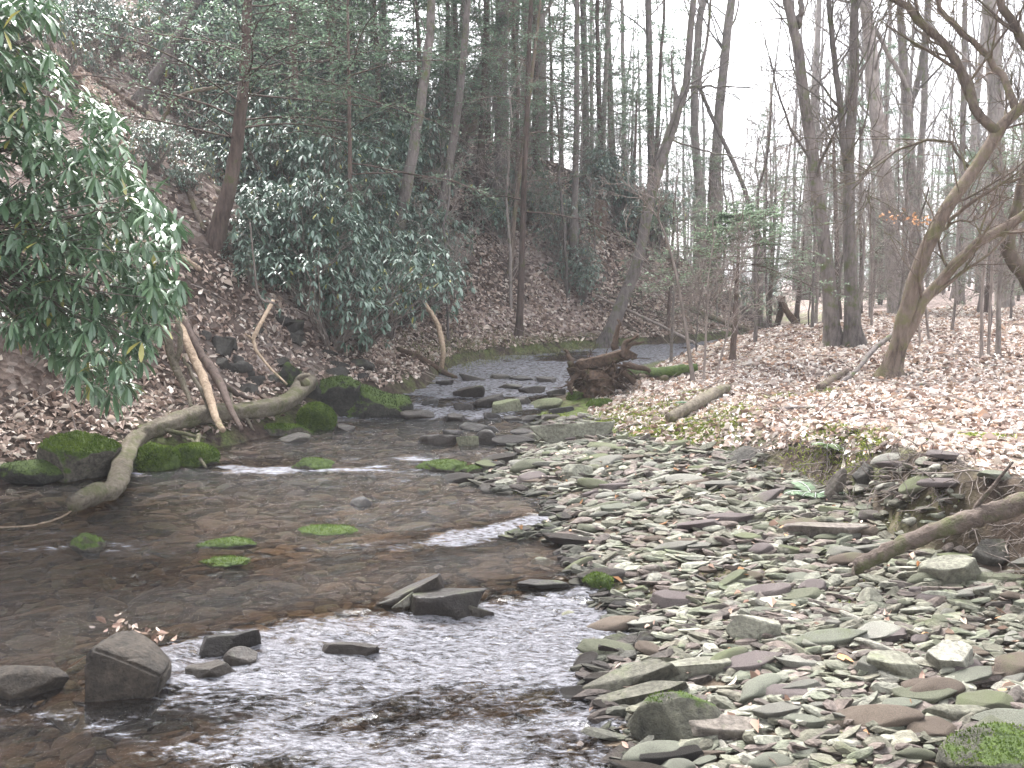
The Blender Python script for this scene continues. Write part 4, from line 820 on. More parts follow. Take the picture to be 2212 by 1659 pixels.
forest(hem, spots(36, lambda x, y: DBf(x, y) > 1.0, (3, 34), (19, 48), .3, .65, 2.0)+spots(16, lambda x, y: DBf(x, y) > .5, (5, 34), (40, 60), .5, .8, 2.0)+spots(34, lambda x, y: DLf(x, y) > 3.0 and CX+F*x/y > 560, (-13, 9), (14, 36), .5, 1.0, 2.0),
       lambda x, y: ('feathery green hemlock on the flat, %s row, %s' % (dz(y, 26, 34, 44), lm(x, y)), 'hemlocks in the background of the flat') if DBf(x, y) > 0 else ('feathery green hemlock on the hillside, %s row, %s' % (dz(y, 20, 25, 30), lm(x, y)), 'hemlocks on the upper hillside and ridge'), 'hemlock')
forest(hem, spots(13, lambda x, y: DLf(x, y) > 3.5 and CX+F*x/y > 540, (-13, -.5), (14, 30), .8, 1.25, 1.7), lambda x, y: ('tall feathery hemlock above the thicket, %s row, %s' % (dz(y, 18, 22, 26), lm(x, y)), 'hemlocks above the hillside thicket'), 'hemlock')
sap = [prototype('sapling', 501+k, 3+k*.8) for k in range(4)]
forest(sap, spots(30, lambda x, y: DBf(x, y) > 1.2, (2, 26), (14, 34), .6, 1.1, 1.0)+spots(16, lambda x, y: DBf(x, y) > .3, (2.2, 8), (12.5, 20), .5, .9, .6)+spots(14, lambda x, y: DLf(x, y) > .6, (-2, 8), (14, 24), .6, 1.1, 1.2),
       lambda x, y: ('thin leafless sapling on the flat, %s row, %s' % (dz(y, 16, 21, 27), lm(x, y)), 'saplings in the brush of the flat') if DBf(x, y) > 0 else ('thin leafless sapling on the slope foot, %s row, %s' % (dz(y, 16, 18, 21), lm(x, y)), 'saplings at the foot of the hillside'), 'sapling')
# far wood beyond the trees one can tell apart: one mass
mb = MB(); n = 190; y = rf.uniform(58, 120, n); x = rf.uniform(-.75, .8, n)*y; z = H(x, y); 
for i in range(n):
    h = rf.uniform(12, 22); q = np.array([[x[i], y[i], z[i]-.5], [x[i]+rf.normal(0, .3), y[i], z[i]+h*.5], [x[i]+rf.normal(0, .6), y[i], z[i]+h]]); q, r = smoothpath(q, [rf.uniform(.1, .2), .09, .03], 7); tubes(mb, q, r, 6)
    rs = rng; rng = rf; bare_crown(mb, q, r, 10, 5, .25, levels=2, tw=.02); rng = rs
tag(mb.build('far_wood', M['bark']), 'hazy bare woodland closing the view beyond the last single trees', 'wood', None, 'stuff')

# measured saplings and small things standing on the flat
def thin(path, label, name='sapling', mat='twig', Y=None, nb=9, L=.8, **k):
    return hero('bare', path, label, 'sapling', Y=Y, mat=mat, crown=bc(nb, L, .3, levels=3, dens=1.25, tw=.0032), grow_to=0, name=name, sides=8, **k)
thin([(1497, 825, 12), (1480, 700, 10), (1455, 570, 8), (1425, 480, 6), (1380, 420, 3)], 'tall thin sapling with pale wide spread twigs right of the upturned roots', nb=10, L=1.2)
thin([(1520, 822, 7), (1526, 700, 6), (1530, 600, 4), (1545, 500, 3)], 'slim sapling just right of the pale twigged one', nb=12)
thin([(1545, 815, 6), (1570, 720, 5), (1580, 620, 4), (1600, 540, 2)], 'slender leaning sapling left of the young reddish hemlock', nb=12)
thin([(2120, 775, 10), (2122, 640, 8), (2135, 500, 7), (2150, 380, 4)], 'left stem of the close pair of thin poles at right', nb=8)
thin([(2135, 772, 8), (2140, 640, 7), (2150, 480, 5), (2160, 360, 3)], 'right stem of the close pair of thin poles at right', nb=8)
thin([(2155, 770, 14), (2158, 640, 12), (2165, 480, 10), (2160, 300, 7)], 'pale pole standing right of the close pair', nb=8, mat='bark_pale')
thin([(1880, 740, 7), (1884, 640, 6), (1880, 500, 5), (1872, 400, 3)], 'dark pole between the twin trunk and the low forked tree', nb=10, Y=15)
thin([(1990, 770, 6), (1980, 660, 5), (1960, 560, 4), (1930, 470, 2)], 'thin whip behind the low forked tree', nb=12, Y=12)
o = thin([(2010, 760, 7), (1990, 600, 6), (1965, 520, 5), (1940, 480, 3)], 'beech whip still holding a few orange dead leaves', nb=10, Y=12.5)
mb = MB(); c = P(1950, 470, 12.5)-np.array(o.location); k = 40; pp = c+np.stack([rng.uniform(-.28, .42, k), rng.normal(0, .12, k), rng.normal(0, .05, k)], 1); leaves(mb, pp, norm(rng.normal(0, 1, (k, 3))), .08*rng.uniform(.6, 1.1, k), pick([(.55, .28, .13), (.62, .36, .2)], k)); mb.build('dead_leaves', M['litter'], o, False)

# ------------------------------------------------------------------ fallen wood
def log(path, label, mat='log_grey', name='fallen_log', cat='log', on='g', lift=.3, n=26, sides=14, rough=.07, stubs=0, Ys=None, extra=[], group=None, wob=.01):
    pts = []; rad = []
    if on == 'drape':
        a, b = G(*path[0][:2]), G(*path[-1][:2])
        for i, t in enumerate(path):
            k = i/(len(path)-1); x, y = a[:2]*(1-k)+b[:2]*k; r_ = t[2]/2/F*a[1]; pts.append([x, y, float(H(x, y))+r_*.6]); rad.append(r_)
    for i, t in enumerate(path):
        u, v, w = t[:3]
        if on == 'drape': break
        if Ys is not None: p = P(u, v, Ys[i])
        else:
            p = P(u, v, min(G(u, v+w*.5)[1], GW(u, v+w*.5)[1]))
        pts.append(p); rad.append(w/2/F*p[1])
    q, r = smoothpath(pts, rad, n); q[1:-1] += rng.normal(0, wob*.35, q[1:-1].shape); r = r*(1+.13*fbm(np.arange(n)*.35, np.zeros(n)+path[0][0], 3, 5)); mb = MB(); base = q[0].copy(); tubes(mb, q-base, r, sides, rough=rough)
    ob = mb.build(name, M[mat]) if not (stubs or extra) else None
    if ob: ob.location = base; return tag(ob, label, cat, group)
    o = empty(name, base, label, cat, group); mb.build('stem', M[mat], o)
    cm = MB()
    for ep in extra:
        pp = np.array([P(u, v, Y) for (u, v, w, Y) in ep]); rr = [w/2/F*Y for (u, v, w, Y) in ep]; e, er = smoothpath(pp, rr, 12); e[1:-1] += rng.normal(0, wob*.6, e[1:-1].shape); lm = MB(); tubes(lm, e-base, er, 7, rough=.06); lm.build('side_branch', M[mat], o)
    if stubs:
        st, di, t, r_, _ = sprout(q[None]-base, r[None], stubs, (.6, 1.2), .2, .95); l = rng.uniform(.15, .6, len(t)); b = grow(st, di, l, 6, .15, 0)
        for i_ in range(len(b)): sm_ = MB(); tubes(sm_, b[i_:i_+1], taper(r_*.35, r_*.12, 6, 1)[i_:i_+1], 6, rough=.1); sm_.build('stub', M[mat], o)
    if cm.n: cm.build('branch', M[mat], o)
    return o
Yw = lambda u, v: GW(u, v)[1]
ys_ = [min(G(a, b)[1], GW(a, b)[1])-.04 for a, b in ((165, 1112), (210, 1092), (255, 1072), (275, 1020), (300, 980), (350, 950), (430, 926), (500, 915), (570, 910), (630, 890), (662, 856))]
ys_ = [max(ys_[:i+1]) if i > 3 else t for i, t in enumerate(ys_)]; print('log depths', [round(float(t), 2) for t in ys_])
log([(158, 1088, 40), (205, 1068, 46), (250, 1052, 42), (268, 995, 38), (295, 950, 38), (350, 920, 36), (430, 896, 42), (500, 888, 36), (570, 883, 39), (630, 862, 36), (662, 826, 46)],
    'crooked grey fallen log reaching from the bank down into the pool', Ys=ys_, n=60, sides=20, rough=.13, wob=.012, stubs=7, extra=[[(455, 890, 18, 8.15), (445, 860, 10, 8.2), (410, 800, 8, 8.3), (395, 770, 5, 8.35)], [(660, 830, 22, 8.7), (650, 815, 14, 8.65), (668, 808, 8, 8.6)]])
log([(388, 690, 14), (412, 760, 18), (440, 820, 20), (468, 905, 15), (482, 930, 12)], 'pale dead stem leaning over the log, left of the forked one', 'wood_pale', 'dead_branch', 'branch', Ys=[8.9, 8.6, 8.35, 7.9, 7.75])
log([(395, 690, 18), (425, 750, 20), (470, 820, 20), (497, 880, 14), (522, 930, 10)], 'reddish dead stem leaning over the log down to the water', 'bark_hemlock', 'dead_branch', 'branch', Ys=[8.9, 8.7, 8.4, 8.05, 7.8], extra=[[(470, 820, 16, 8.4), (510, 850, 12, 8.55), (545, 862, 7, 8.6)]])
log([(350, 690, 16), (375, 780, 18), (400, 840, 12), (415, 880, 8)], 'grey forked root stem at the edge of the rhododendron', 'log_grey', 'dead_branch', 'branch', Ys=[8.6, 8.5, 8.3, 8.1], extra=[[(385, 690, 10, 8.6), (388, 750, 12, 8.5), (380, 790, 10, 8.5)]])
log([(430, 940, 10), (425, 975, 9), (445, 1010, 6)], 'broken grey branch end dipping into the pool by the low mossy boulder', 'log_grey', 'branch', 'branch', Ys=[7.6, 7.3, 7.1], extra=[[(370, 930, 8, 7.7), (400, 945, 8, 7.65), (430, 962, 7, 7.5)]])
log([(-20, 1140, 4), (70, 1135, 4), (130, 1118, 4), (160, 1100, 4)], 'thin pale twig trailing from the crooked log to the left edge', 'wood_pale', 'twig', 'twig', Ys=[GW(0, 1150)[1], GW(70, 1145)[1], GW(130, 1128)[1], GW(160, 1110)[1]], wob=.003)
log([(590, 650, 8), (560, 705, 9), (548, 740, 8), (570, 780, 6), (620, 830, 4)], 'kinked pale branch hanging down the rock ledge', 'wood_pale', 'branch', 'branch', Ys=[9.6, 9.2, 9.1, 9.0, 8.8], extra=[[(548, 735, 6, 9.1), (530, 720, 4, 9.1)]])
log([(540, 480, 3), (548, 560, 4), (560, 640, 5), (592, 655, 6)], 'thin hanging vine above the kinked branch', 'twig', 'vine', 'vine', Ys=[9.4, 9.4, 9.4, 9.5], wob=.004)
log([(918, 655, 8), (945, 700, 11), (956, 750, 12), (953, 800, 11), (948, 825, 8)], 'pale crooked stick standing in the stream edge under the rhododendron', 'wood_pale', 'dead_branch', 'branch', Ys=[13.6, 13.3, 13, 13, 13])
log([(860, 755, 12), (910, 775, 15), (950, 800, 14), (985, 815, 8)], 'dark log lying in the far left bank behind the pale stick', 'wood_dark', on='g')
log([(1845, 1226, 30), (1905, 1196, 34), (2000, 1155, 36), (2100, 1120, 39), (2212, 1085, 43), (2330, 1045, 44)], 'dark straight log lying from the bank onto the gravel bar', 'log_dark', Ys=[4.1, 4.05, 3.98, 3.9, 3.82, 3.75], n=40, sides=16, rough=.09, stubs=3)
log([(2160, 1130, 8), (2180, 1100, 9), (2212, 1075, 9), (2280, 1030, 8)], 'pale stick lying above the dark straight log', 'wood_pale', 'stick', 'stick', Ys=[4.5, 4.6, 4.65, 4.7])
log([(1445, 905, 24), (1500, 875, 28), (1545, 848, 26), (1570, 838, 20)], 'grey broken log lying in the leaf litter of the bank edge', 'log_grey')
log([(1365, 802, 26), (1420, 806, 26), (1470, 800, 24), (1505, 795, 20)], 'yellow green mossy log behind the upturned roots', 'moss_full', on='g', rough=.04)
log([(1320, 832, 16), (1380, 815, 14), (1440, 818, 14)], 'short mossy log touching the upturned root mass', 'bark_mossy', on='g')
log([(1600, 903, 6), (1680, 884, 7), (1780, 880, 7), (1860, 877, 5), (1900, 866, 3)], 'long dark stick on the pale leaves of the flat', 'bark', 'stick', 'stick')
log([(1400, 935, 6), (1470, 915, 7), (1540, 908, 5)], 'thin stick at the edge between leaves and stones', 'bark', 'stick', 'stick')
log([(1745, 872, 6), (1790, 845, 9), (1850, 800, 10), (1890, 752, 11), (1930, 722, 10)], 'long bare branch propped against the low forked tree', 'bark', 'branch', 'branch', Ys=[8.9, 9.1, 9.4, 9.8, 10.1])
log([(1770, 838, 16), (1800, 818, 16), (1830, 800, 10)], 'short mossy branch in the hollow of the leafy flat', 'bark_mossy', 'branch', 'branch')
log([(1640, 830, 4), (1700, 832, 4), (1780, 832, 4)], 'thin stick lying level left of the short mossy branch', 'twig', 'stick', 'stick')
log([(1930, 815, 5), (2000, 800, 6), (2080, 793, 6), (2160, 790, 5)], 'thin dark stick right of the low forked tree', 'bark', 'stick', 'stick')
log([(1930, 850, 6), (1960, 838, 7), (2000, 828, 5)], 'short stub of branch in front of the low forked tree', 'bark', 'stick', 'stick')
log([(1475, 660, 10), (1560, 695, 12), (1640, 720, 13), (1700, 728, 12)], 'slim mossy fallen trunk slanting down to the far bank', 'bark_mossy', Ys=[20, 19.5, 19, 18.8])
log([(1690, 726, 16), (1740, 722, 18), (1800, 716, 18)], 'dark fallen trunk at the foot of the tall dark leaning tree', 'wood_dark', Ys=[19, 19.2, 19.5])
log([(1735, 718, 18), (1705, 680, 14), (1682, 640, 12)], 'dead trunk leaning left, right one of the crossed pair', 'wood_dark', 'dead_tree', 'dead tree', Ys=[20, 20, 20])
log([(1672, 722, 14), (1685, 680, 13), (1690, 640, 12)], 'dead trunk nearly upright, left one of the crossed pair', 'wood_dark', 'dead_tree', 'dead tree', Ys=[20.3, 20.3, 20.3])
log([(1290, 640, 5), (1400, 690, 6), (1480, 730, 6), (1530, 760, 4)], 'thin fallen pole slanting across the far bank', 'twig', 'pole', 'pole', Ys=[19, 18.2, 17.5, 17])
log([(320, 255, 16), (380, 310, 16), (430, 370, 15), (475, 425, 12)], 'mossy fallen trunk slanting down the left slope below the leaning tree', 'bark_mossy', on='drape')
log([(205, 180, 18), (260, 220, 22), (310, 250, 18)], 'dark fallen trunk lying across the foot of the leaning grey tree', 'wood_dark', on='drape')
log([(345, 270, 8), (380, 215, 8), (430, 195, 8), (470, 190, 6)], 'arching dead limb beside the leaning grey tree', 'bark_mossy', 'branch', 'branch', Ys=[12.8, 12.6, 12.5, 12.5])
log([(375, 555, 12), (400, 570, 14), (432, 588, 12)], 'short broken branch poking from the slope above the dead stems', 'wood_pale', 'branch', 'branch', on='drape')
log([(1150, 420, 12), (1200, 445, 12), (1240, 470, 9)], 'brown fallen branch on the ridge slope behind the slender hemlock', 'wood_dark', 'branch', 'branch', on='drape')
log([(1195, 400, 9), (1150, 450, 10), (1130, 500, 8)], 'second fallen branch crossing the ridge slope', 'wood_dark', 'branch', 'branch', on='drape')
log([(150, 1440, 4), (235, 1392, 5), (300, 1420, 4), (345, 1450, 3), (375, 1480, 2)], 'twig caught over the top of the wedge shaped rock', 'wood_pale', 'twig', 'twig', Ys=[3.6, 3.55, 3.5, 3.45, 3.4], wob=.003)
log([(150, 190, 9), (230, 300, 10), (300, 400, 8)], 'thin fallen branch on the leaf slope behind the large rhododendron', 'log_dark', 'branch', 'branch', on='drape')
log([(330, 300, 12), (390, 420, 11), (440, 500, 8)], 'mossy fallen branch running down to the straight hemlock trunk', 'bark_mossy', 'branch', 'branch', on='drape')
log([(280, 330, 6), (350, 350, 7), (440, 350, 5)], 'dark stick lying level across the leaf slope', 'log_dark', 'stick', 'stick', on='drape')
log([(400, 600, 7), (450, 640, 8), (520, 690, 6)], 'thin root running down the slope above the ledge stones', 'log_dark', 'root', 'root', on='drape')
log([(860, 800, 5), (930, 812, 6), (1010, 822, 4)], 'thin stick lying at the far left waterline below the dark log', 'log_grey', 'stick', 'stick', on='drape')
# stump on the ridge
gs = G(1285, 500)[1]; print('stump', gs)
log([(1285, 520, 54), (1288, 480, 42), (1292, 455, 36), (1298, 432, 20)], 'dark broken tree stump among the ridge rhododendrons', 'wood_dark', 'stump', 'stump', Ys=[gs]*4, rough=.3, n=10)

# upturned root mass
c0 = GW(1292, 868); Yr = c0[1]; sc_ = Yr/F
o = empty('uprooted_stump', c0, 'upturned root mass of a fallen tree with earth and tangled roots at the stream edge', 'stump')
v, f = rock_pts(5, 77, False, rough=.30, hard=.8); v = v*np.array([58*sc_, 50*sc_, 44*sc_]); v += .12*n3(v, 9, 4)[:, None]*norm(v); m = MB(); m.add(v+[0.0, .1, 40*sc_], None, f); m.build('root_plate', M['wood_dark'], o)
def lp(u, v, dy=0): return P(u, v, Yr+dy)-c0
m = MB(); q, r = smoothpath([lp(1228, 800, .1), lp(1262, 788, 0), (lp(1300, 778, 0)), lp(1345, 766, .1), lp(1372, 770, .3)], np.array([7, 14, 13, 12, 6])*sc_, 22); tubes(m, q, r, 12, rough=.35); m.build('stem', M['wood_dark'], o)
m = MB(); k = 210; th = rng.uniform(0, 6.28, k); ph = rng.uniform(-.3, 1.0, k); d = np.stack([np.cos(th)*np.cos(ph), np.sin(th)*np.cos(ph)*.8-.2, np.sin(ph)], 1); st = d*np.array([45, 40, 34])*sc_+[0, .1, 45*sc_]
b = grow(st, d, rng.uniform(.08, .42, k), 8, .4, -.08); r0 = .003+.016*rng.random(k)**2; tubes(m, b, taper(r0, r0*.3, 8, 1), 5, rough=.1)
for e in ([(1235, 790), (1228, 770), (1222, 755)], [(1345, 770), (1352, 740), (1378, 724)], [(1350, 765), (1362, 745), (1392, 738)], [(1330, 755), (1328, 730), (1336, 700), (1333, 690)], [(1340, 800), (1375, 830), (1395, 850)], [(1250, 800), (1232, 830), (1238, 860)], [(1345, 790), (1400, 800), (1410, 830)]):
    q, r = smoothpath([lp(u, v, -.05) for u, v in e], np.linspace(.05, .012, len(e)), 9); q[1:-1] += rng.normal(0, .012, q[1:-1].shape); tubes(m, q, r, 6, rough=.2)
m.build('roots', M['wood_dark'], o)
for i, (u, v, w, h) in enumerate([(1243, 862, 30, 22), (1300, 878, 50, 20)]): srock('mossy_stone', u, v, w, h, 'moss_full', ['small mossy stone under the left side of the upturned roots', 'mossy stone under the front of the upturned roots'][i], 110+i, on='g', moss=14000, mosslen=.018, mossthr=-.1)

# twigs and sticks strewn on the banks
def stick_mass(n, side, xr, yr, name, lab):
    y = rng.uniform(*yr, n*6); x = rng.uniform(*xr, n*6); _, dl, dr, db = H(x, y, True); ok = (db > .1) if side == 'R' else (dl > .1); x, y = x[ok][:n], y[ok][:n]; nn, z = gnorm(x, y); n = len(x)
    d = norm(np.cross(nn, rng.normal(0, 1, (n, 3)))+nn*rng.uniform(-.05, .25, (n, 1))); L = rng.uniform(.15, .9, n); b = grow(np.stack([x, y, z+.02], 1), d, L, 6, .12, 0); r = rng.uniform(.002, .008, n)
    mb = MB(); tubes(mb, b, taper(r, r*.4, 6, 1), 4, cap=False); tag(mb.build(name, M['twig']), lab, 'twigs', None, 'stuff')
stick_mass(420, 'R', (.5, 12), (3.2, 18), 'fallen_twigs', 'small dead twigs lying on the leaves of the right bank')
stick_mass(900, 'L', (-11, 4), (6, 22), 'fallen_twigs', 'small dead twigs lying on the leaves of the left hillside')
# fine roots hanging from the cut bank
n = 620; t = rng.random(n); y = 3.4+3.6*t; x = np.interp(y, [b[1] for b in BL[1:7]], [b[0] for b in BL[1:7]])+rng.uniform(.05, .4, n); z = H(x, y); b = grow(np.stack([x, y, z+.01], 1), np.stack([rng.normal(-.6, .4, n), rng.normal(-.3, .5, n), rng.normal(-.2, .4, n)], 1), rng.uniform(.06, .32, n), 7, .3, -.03)
mb = MB(); r = rng.uniform(.0015, .005, n); tubes(mb, b, taper(r, r*.4, 7, 1), 4, cap=False); tag(mb.build('bank_roots', M['twig']), 'fine roots and stems hanging from the cut bank', 'roots', None, 'stuff')

# ------------------------------------------------------------------ rhododendrons
def whorls(mb, c, ax, Ls, cols, nleaf=8, droop=(.15, 1.1), wide=.25, fold=.25):
    """leaf rosettes at points c"""
    N = len(c); k = nleaf; az = (np.arange(k)[None]/k*6.283+rng.uniform(0, 6.28, (N, 1))+rng.normal(0, .25, (N, k)))
    ax = norm(ax); e1 = norm(np.cross(ax, [0.31, .17, .93])); e2 = np.cross(ax, e1)
    dr = rng.uniform(droop[0], droop[1], (N, 1))+rng.normal(0, .18, (N, k)); L = (Ls[:, None]*rng.uniform(.65, 1.15, (N, k)))[..., None]
    rad = e1[:, None]*np.cos(az)[..., None]+e2[:, None]*np.sin(az)[..., None]
    d0 = norm(rad+ax[:, None]*.35+np.array([0, 0, -1.])*(np.tan(np.clip(dr, 0, 1.3))*.6)[..., None]); d1 = norm(d0+np.array([0, 0, -.35])); side = norm(np.cross(d0, [0, 0, 1.])+1e-6); nn = np.cross(side, d0)
    p0 = c[:, None]+rad*.01; w = L*wide*.5; rows = []
    for t, ww, dz in ((0, .12, 0), (.3, .8, .0), (.62, 1.0, .0), (.88, .6, .0), (1.0, .06, 0)):
        m = p0+d0*L*min(t, .55)+d1*L*max(0, t-.55); f = nn*L*wide*fold*ww*.5
        rows += [m-side*w*ww+f, m, m+side*w*ww+f]
    V = np.stack(rows, 2).reshape(-1, 3); n = N*k; Q = []
    for r_ in range(4):
        for s_ in (0, 1): Q.append([r_*3+s_, r_*3+s_+1, r_*3+s_+4, r_*3+s_+3])
    Q = (np.array(Q)[None]+np.arange(n)[:, None, None]*15).reshape(-1, 4)
    kk = (rng.random((N, 1, 1))*.5+rng.random((N, k, 1))*.5); C = np.array(cols[0])*(1-kk)+np.array(cols[1])*kk; yel = rng.random((N, k, 1)) < .02; C = np.where(yel, np.array([.35, .33, .08]), C)
    mb.add(V, Q, None, np.repeat(C.reshape(-1, 3), 15, 0))
RC = ((.045, .105, .05), (.15, .25, .125)); RC2 = ((.06, .105, .082), (.175, .26, .19))
def inpoly(x, y, P_):
    r = np.zeros(x.shape, bool); P_ = np.array(P_, float); j = len(P_)-1
    for i in range(len(P_)):
        a, b = P_[i], P_[j]; c = ((a[1] > y) != (b[1] > y)) & (x < (b[0]-a[0])*(y-a[1])/(b[1]-a[1]+1e-9)+a[0]); r ^= c; j = i
    return r
# big near one: the volume of its crown, filled with rosettes on arching stems
poly = [(-330, -120), (90, -90), (120, 40), (150, 180), (255, 235), (285, 370), (345, 420), (395, 480), (385, 540), (395, 640), (350, 690), (320, 760), (300, 830), (230, 862), (165, 820), (90, 740), (20, 720), (-60, 640), (-330, 560)]
us, vs = rng.uniform(-330, 410, 14000), rng.uniform(-120, 870, 14000); k = inpoly(us, vs, poly); us, vs = us[k], vs[k]
edge = sst(us+.25*vs, 150, 470); Yd = 6.4+rng.normal(0, .42, len(us))+.9*edge*0+rng.uniform(-.5, .5, len(us))*(1-edge)
hole = fbm(us/75., vs/75., 3, 111) > -.34; us, vs, Yd = us[hole][:1900], vs[hole][:1900], Yd[hole][:1900]
C_ = P(us, vs, Yd[:, None]); hz = H(C_[:, 0], C_[:, 1]); k = C_[:, 2] > hz+.12; C_ = C_[k]; us = us[k]; vs = vs[k]
root = np.array([-5.1, 7.4, float(H(-5.1, 7.4))-.1]); o = empty('rhododendron', root, 'large rhododendron with glossy drooping leaves overhanging the left side', 'shrub')
fm = MB(); whorls(fm, C_-root, norm(C_-root+[0, 0, 1.2])+rng.normal(0, .3, C_.shape), rng.uniform(.10, .165, len(C_)), RC, 8, (.45, 1.25), .23)
fm.build('foliage', M['rhodo'], o)
sm = MB(); N = 260; I = rng.choice(len(C_), N, replace=False); hub = root+np.array([[.3, -.2, .9], [.9, -.5, 1.3], [.2, -.6, 2.0], [.8, -.9, .6], [1.2, -.8, 2.2], [.4, -.3, 2.9]]); 
for hb in hub:
    q, r = smoothpath([root-root, (hb-root)*.5+[.05, .05, .12], hb-root], [.035, .028, .02], 8); tubes(sm, q, r, 6, rough=.05)
hi = np.argmin(((C_[I][:, None]-hub[None])**2).sum(-1), 1); a = hub[hi]-root; b = C_[I]-root; mid = (a+b)/2+np.array([0, 0, -.12])+rng.normal(0, .06, a.shape)
t = np.linspace(0, 1, 7)[None, :, None]; pts = a[:, None]*(1-t)**2+2*mid[:, None]*t*(1-t)+b[:, None]*t**2; pts[:, 1:-1] += rng.normal(0, .012, pts[:, 1:-1].shape); tubes(sm, pts, taper(np.full(N, .009), np.full(N, .003), 7, 1), 4, cap=False)
sm.build('stems', M['twig'], o)
# hillside ones: prototypes copied
def rproto(seed, rad=.9, nw=170, L=.12):
    global rng; kp = rng; rng = np.random.default_rng(seed); fm, sm = MB(), MB()
    nl = 6; lob = np.stack([rng.normal(0, .45, nl), rng.normal(0, .45, nl), rng.uniform(.5, 1.25, nl)], 1)*rad; d = norm(rng.normal(0, 1, (nw, 3))+[0, 0, .5]); li = rng.integers(0, nl, nw)
    c = lob[li]+d*rad*rng.uniform(.25, .62, (nw, 1)); c[:, 2] = np.maximum(c[:, 2], .15); whorls(fm, c, d+[0, 0, .6], rng.uniform(.8, 1.15, nw)*L, RC2, 7, (.3, 1.2), .27)
    a = np.zeros((nw, 3)); h2 = lob[li]*.7; t = np.linspace(0, 1, 6)[None, :, None]; p = a[:, None]*(1-t)**2+2*h2[:, None]*t*(1-t)+c[:, None]*t**2; p[:, 1:-1] += rng.normal(0, .03, p[:, 1:-1].shape); I = np.arange(0, nw, 3); tubes(sm, p[I], taper(np.full(len(I), .014), np.full(len(I), .004), 6, 1), 4, cap=False)
    o = bpy.data.objects.new('rhododendron', None); COL.objects.link(o); kid(o, fm.build('foliage', M['rhodo'], o)); kid(o, sm.build('stems', M['twig'], o)); rng = kp; return o
rp = [rproto(601+k) for k in range(5)]
rs_ = []
def fillpoly(poly, n, seed, smin, smax, grp):
    r_ = np.random.default_rng(seed); P_ = np.array(poly); k = 0
    while k < n:
        u, v = r_.uniform(P_[:, 0].min(), P_[:, 0].max()), r_.uniform(P_[:, 1].min(), P_[:, 1].max())
        if not inpoly(np.array([u]), np.array([v]), poly)[0]: continue
        g = G(u, v); 
        if g[1] > 60: continue
        rs_.append((g, r_.uniform(smin, smax), r_.uniform(0, 6.28), grp)); k += 1
fillpoly([(400, 60), (520, 20), (900, 20), (960, 200), (930, 420), (860, 560), (700, 560), (560, 520), (480, 350), (400, 200)], 78, 1, .9, 1.4, 0)
fillpoly([(600, 540), (850, 540), (960, 590), (950, 660), (880, 725), (800, 765), (690, 750), (610, 660)], 38, 2, .75, 1.15, 1)
fillpoly([(1160, 560), (1200, 480), (1270, 560), (1290, 660), (1230, 660)], 7, 3, .55, .9, 2)
fillpoly([(1050, 400), (1110, 380), (1150, 480), (1120, 560), (1060, 520)], 6, 4, .5, .8, 3)
fillpoly([(1290, 380), (1430, 330), (1560, 420), (1500, 520), (1380, 540), (1290, 470)], 14, 5, .7, 1.2, 4)
fillpoly([(1600, 650), (1700, 640), (1680, 690), (1600, 690)], 4, 6, .8, 1.3, 5)
fillpoly([(470, 540), (560, 520), (620, 620), (540, 620)], 6, 7, .3, .5, 6)
fillpoly([(0, 20), (420, 10), (380, 120), (230, 140), (160, 160), (0, 200)], 12, 8, .4, .8, 7)
fillpoly([(150, 150), (300, 160), (440, 330), (420, 430), (330, 380), (230, 250)], 7, 9, .3, .55, 8)
RL = [('dark rhododendron bush in the thicket on the steep left hillside', 'rhododendrons of the hillside thicket'), ('rhododendron bush drooping over the bank above the pool head', 'rhododendrons drooping over the bank'),
      ('rhododendron bush hanging down the leaf slope right of the slender hemlock', 'rhododendrons right of the slender hemlock'), ('rhododendron bush at the foot of the stout ridge trunk', 'rhododendrons at the stout ridge trunk'),
      ('rhododendron bush on the far ridge end', 'rhododendrons on the far ridge end'), ('rhododendron bush on the far bank behind the young hemlocks', 'rhododendrons on the far bank'),
      ('small rhododendron shoot at the foot of the straight hemlock trunk', 'rhododendron shoots below the hemlock trunk'), ('rhododendron bush high in the top left corner', 'rhododendrons in the top left corner'), ('little rhododendron on the bare leaf slope left of the hemlock trunk', 'little rhododendrons on the leaf slope')]
used = set()
for i, (g, s_, az, grp) in enumerate(rs_):
    p = rp[i % 5]
    if p.name in used: o = copy_tree(p)
    else: o = p; used.add(p.name)
    o.location = (g[0], g[1], g[2]-.12); o.rotation_euler = (R(-6)*0, 0, az); o.scale = (s_, s_, s_)
    lb = RL[grp][0]
    if grp == 0:
        u_ = CX+F*g[0]/g[1]; v_ = (1.6-g[2])/g[1]*F
        lb = '%s rhododendron %s, %s of the hillside thicket' % ('big' if s_ > 1.15 else 'smaller', 'left of the straight hemlock trunk' if u_ < 500 else 'right beside the straight hemlock trunk' if u_ < 620 else 'left of the thin dark hemlock' if u_ < 750 else 'around the wide leaning trunk' if u_ < 880 else 'by the slimmer leaning trunk',
                                                    'low edge' if v_ > -120 else 'lower part' if v_ > -260 else 'upper part' if v_ > -400 else 'top')
    if grp: u_ = CX+F*g[0]/g[1]; lb = ('bigger ' if s_ > {1: .92, 4: .95, 7: .6, 2: .7}.get(grp, .65) else 'smaller ')+lb.replace('rhododendron bush ', 'rhododendron ')+', '+('far left end' if u_ < {1: 655}.get(grp, 0) else 'left end' if u_ < {1: 720, 4: 1370, 7: 150, 2: 1210}.get(grp, 1080) else 'middle' if u_ < {1: 790, 4: 1440, 7: 280, 2: 1240}.get(grp, 1100) else 'right end')
    if grp == 1: lb += ', low' if (1.6-g[2])/g[1]*F > 20 else ', high'
    tag(o, lb, 'shrub', RL[grp][1])

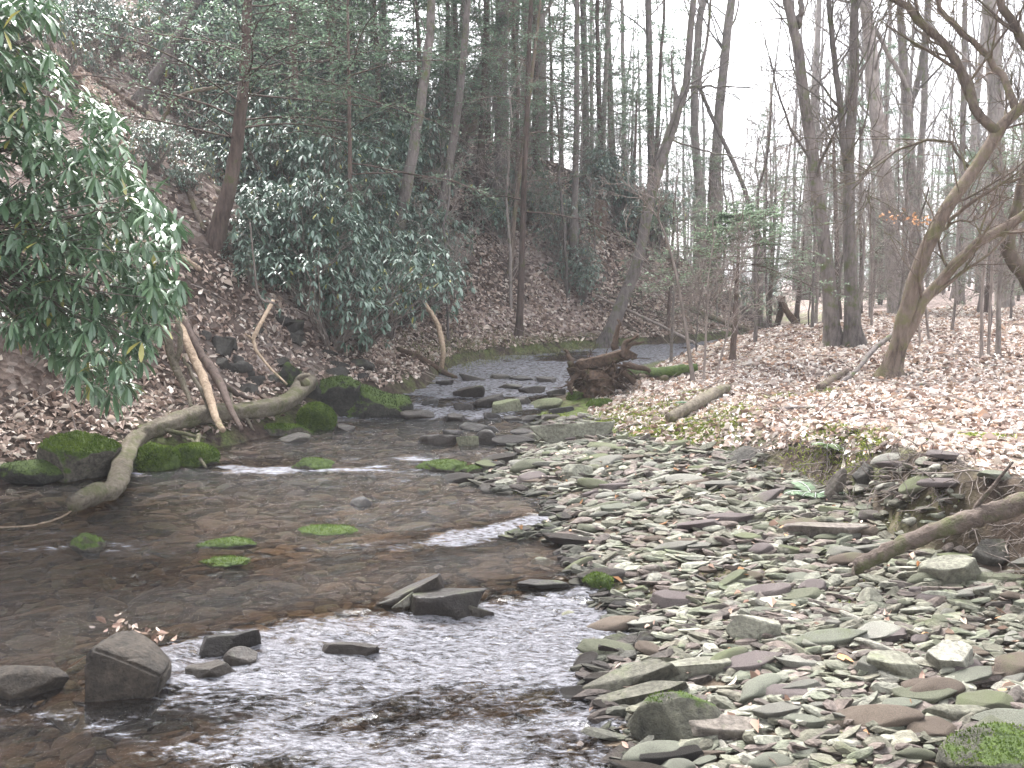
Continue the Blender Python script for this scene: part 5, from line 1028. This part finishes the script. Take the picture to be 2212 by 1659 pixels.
# ferns
def fern(u, v, n, L, label, col=((.13, .2, .12), (.28, .36, .24))):
    g = G(u, v); fm, sm = MB(), MB(); th = rng.uniform(0, 6.28, n); d = np.stack([np.cos(th), np.sin(th), rng.uniform(.4, 1.3, n)], 1); b = grow(np.zeros((n, 3)), d, L*rng.uniform(.7, 1.1, n), 12, .04, -.13); tubes(sm, b, taper(np.full(n, .0022), np.full(n, .0008), 12, 1), 4, cap=False)
    for i in range(n):
        for k in range(1, 12):
            T = norm(b[i, k]-b[i, k-1]); s_ = norm(np.cross(T, [0, 0, 1.])); l = L*.3*math.sin(math.pi*min(1, (k+.5)/12.2))
            for sg in (-1, 1):
                for h in (0, .5):
                    p = b[i, k]*(1-h)+b[i, k-1]*h; e = p+(s_*sg+T*.35+[0, 0, -.15])*l; w = T*l*.13; kk = rng.random(); fm.add([p-w, p+(e-p)*.5-w, e, p+(e-p)*.5+w, ], [[0, 1, 2, 3]], None, np.array(col[0])*(1-kk)+np.array(col[1])*kk)
    o = empty('fern', g, label, 'fern'); fm.build('fronds', M['grass'], o, False); sm.build('stalks', M['grass'], o)
fern(1758, 1075, 12, .26, 'pale green fern at the foot of the cut bank')
fern(1500, 880, 8, .22, 'small dark fern on the bank below the thin saplings', ((.04, .10, .04), (.12, .2, .09)))
fern(1790, 965, 7, .18, 'little fern tuft on the lip of the cut bank', ((.07, .12, .04), (.18, .24, .1)))

# ------------------------------------------------------------------ air: thin haze round everything
HZ = 0.0020
if HZ:
    v = np.array([[x, y, z] for z in (-3, 60) for y in (-60, 420) for x in (-300, 340)], float)
    f = [[0, 2, 3, 1], [4, 5, 7, 6], [0, 1, 5, 4], [2, 6, 7, 3], [0, 4, 6, 2], [1, 3, 7, 5]]
    m = bpy.data.materials.new('pale_air'); m.use_nodes = True; n = m.node_tree; n.nodes.clear(); out = n.nodes.new('ShaderNodeOutputMaterial'); pv = n.nodes.new('ShaderNodeVolumePrincipled')
    pv.inputs['Color'].default_value = (.95, .95, 1, 1); pv.inputs['Density'].default_value = HZ; n.links.new(pv.outputs[0], out.inputs['Volume'])
    mb = MB(); mb.add(v, f); tag(mb.build('haze', m, None, False), 'thin pale air between the far trees', 'haze', None, 'stuff')
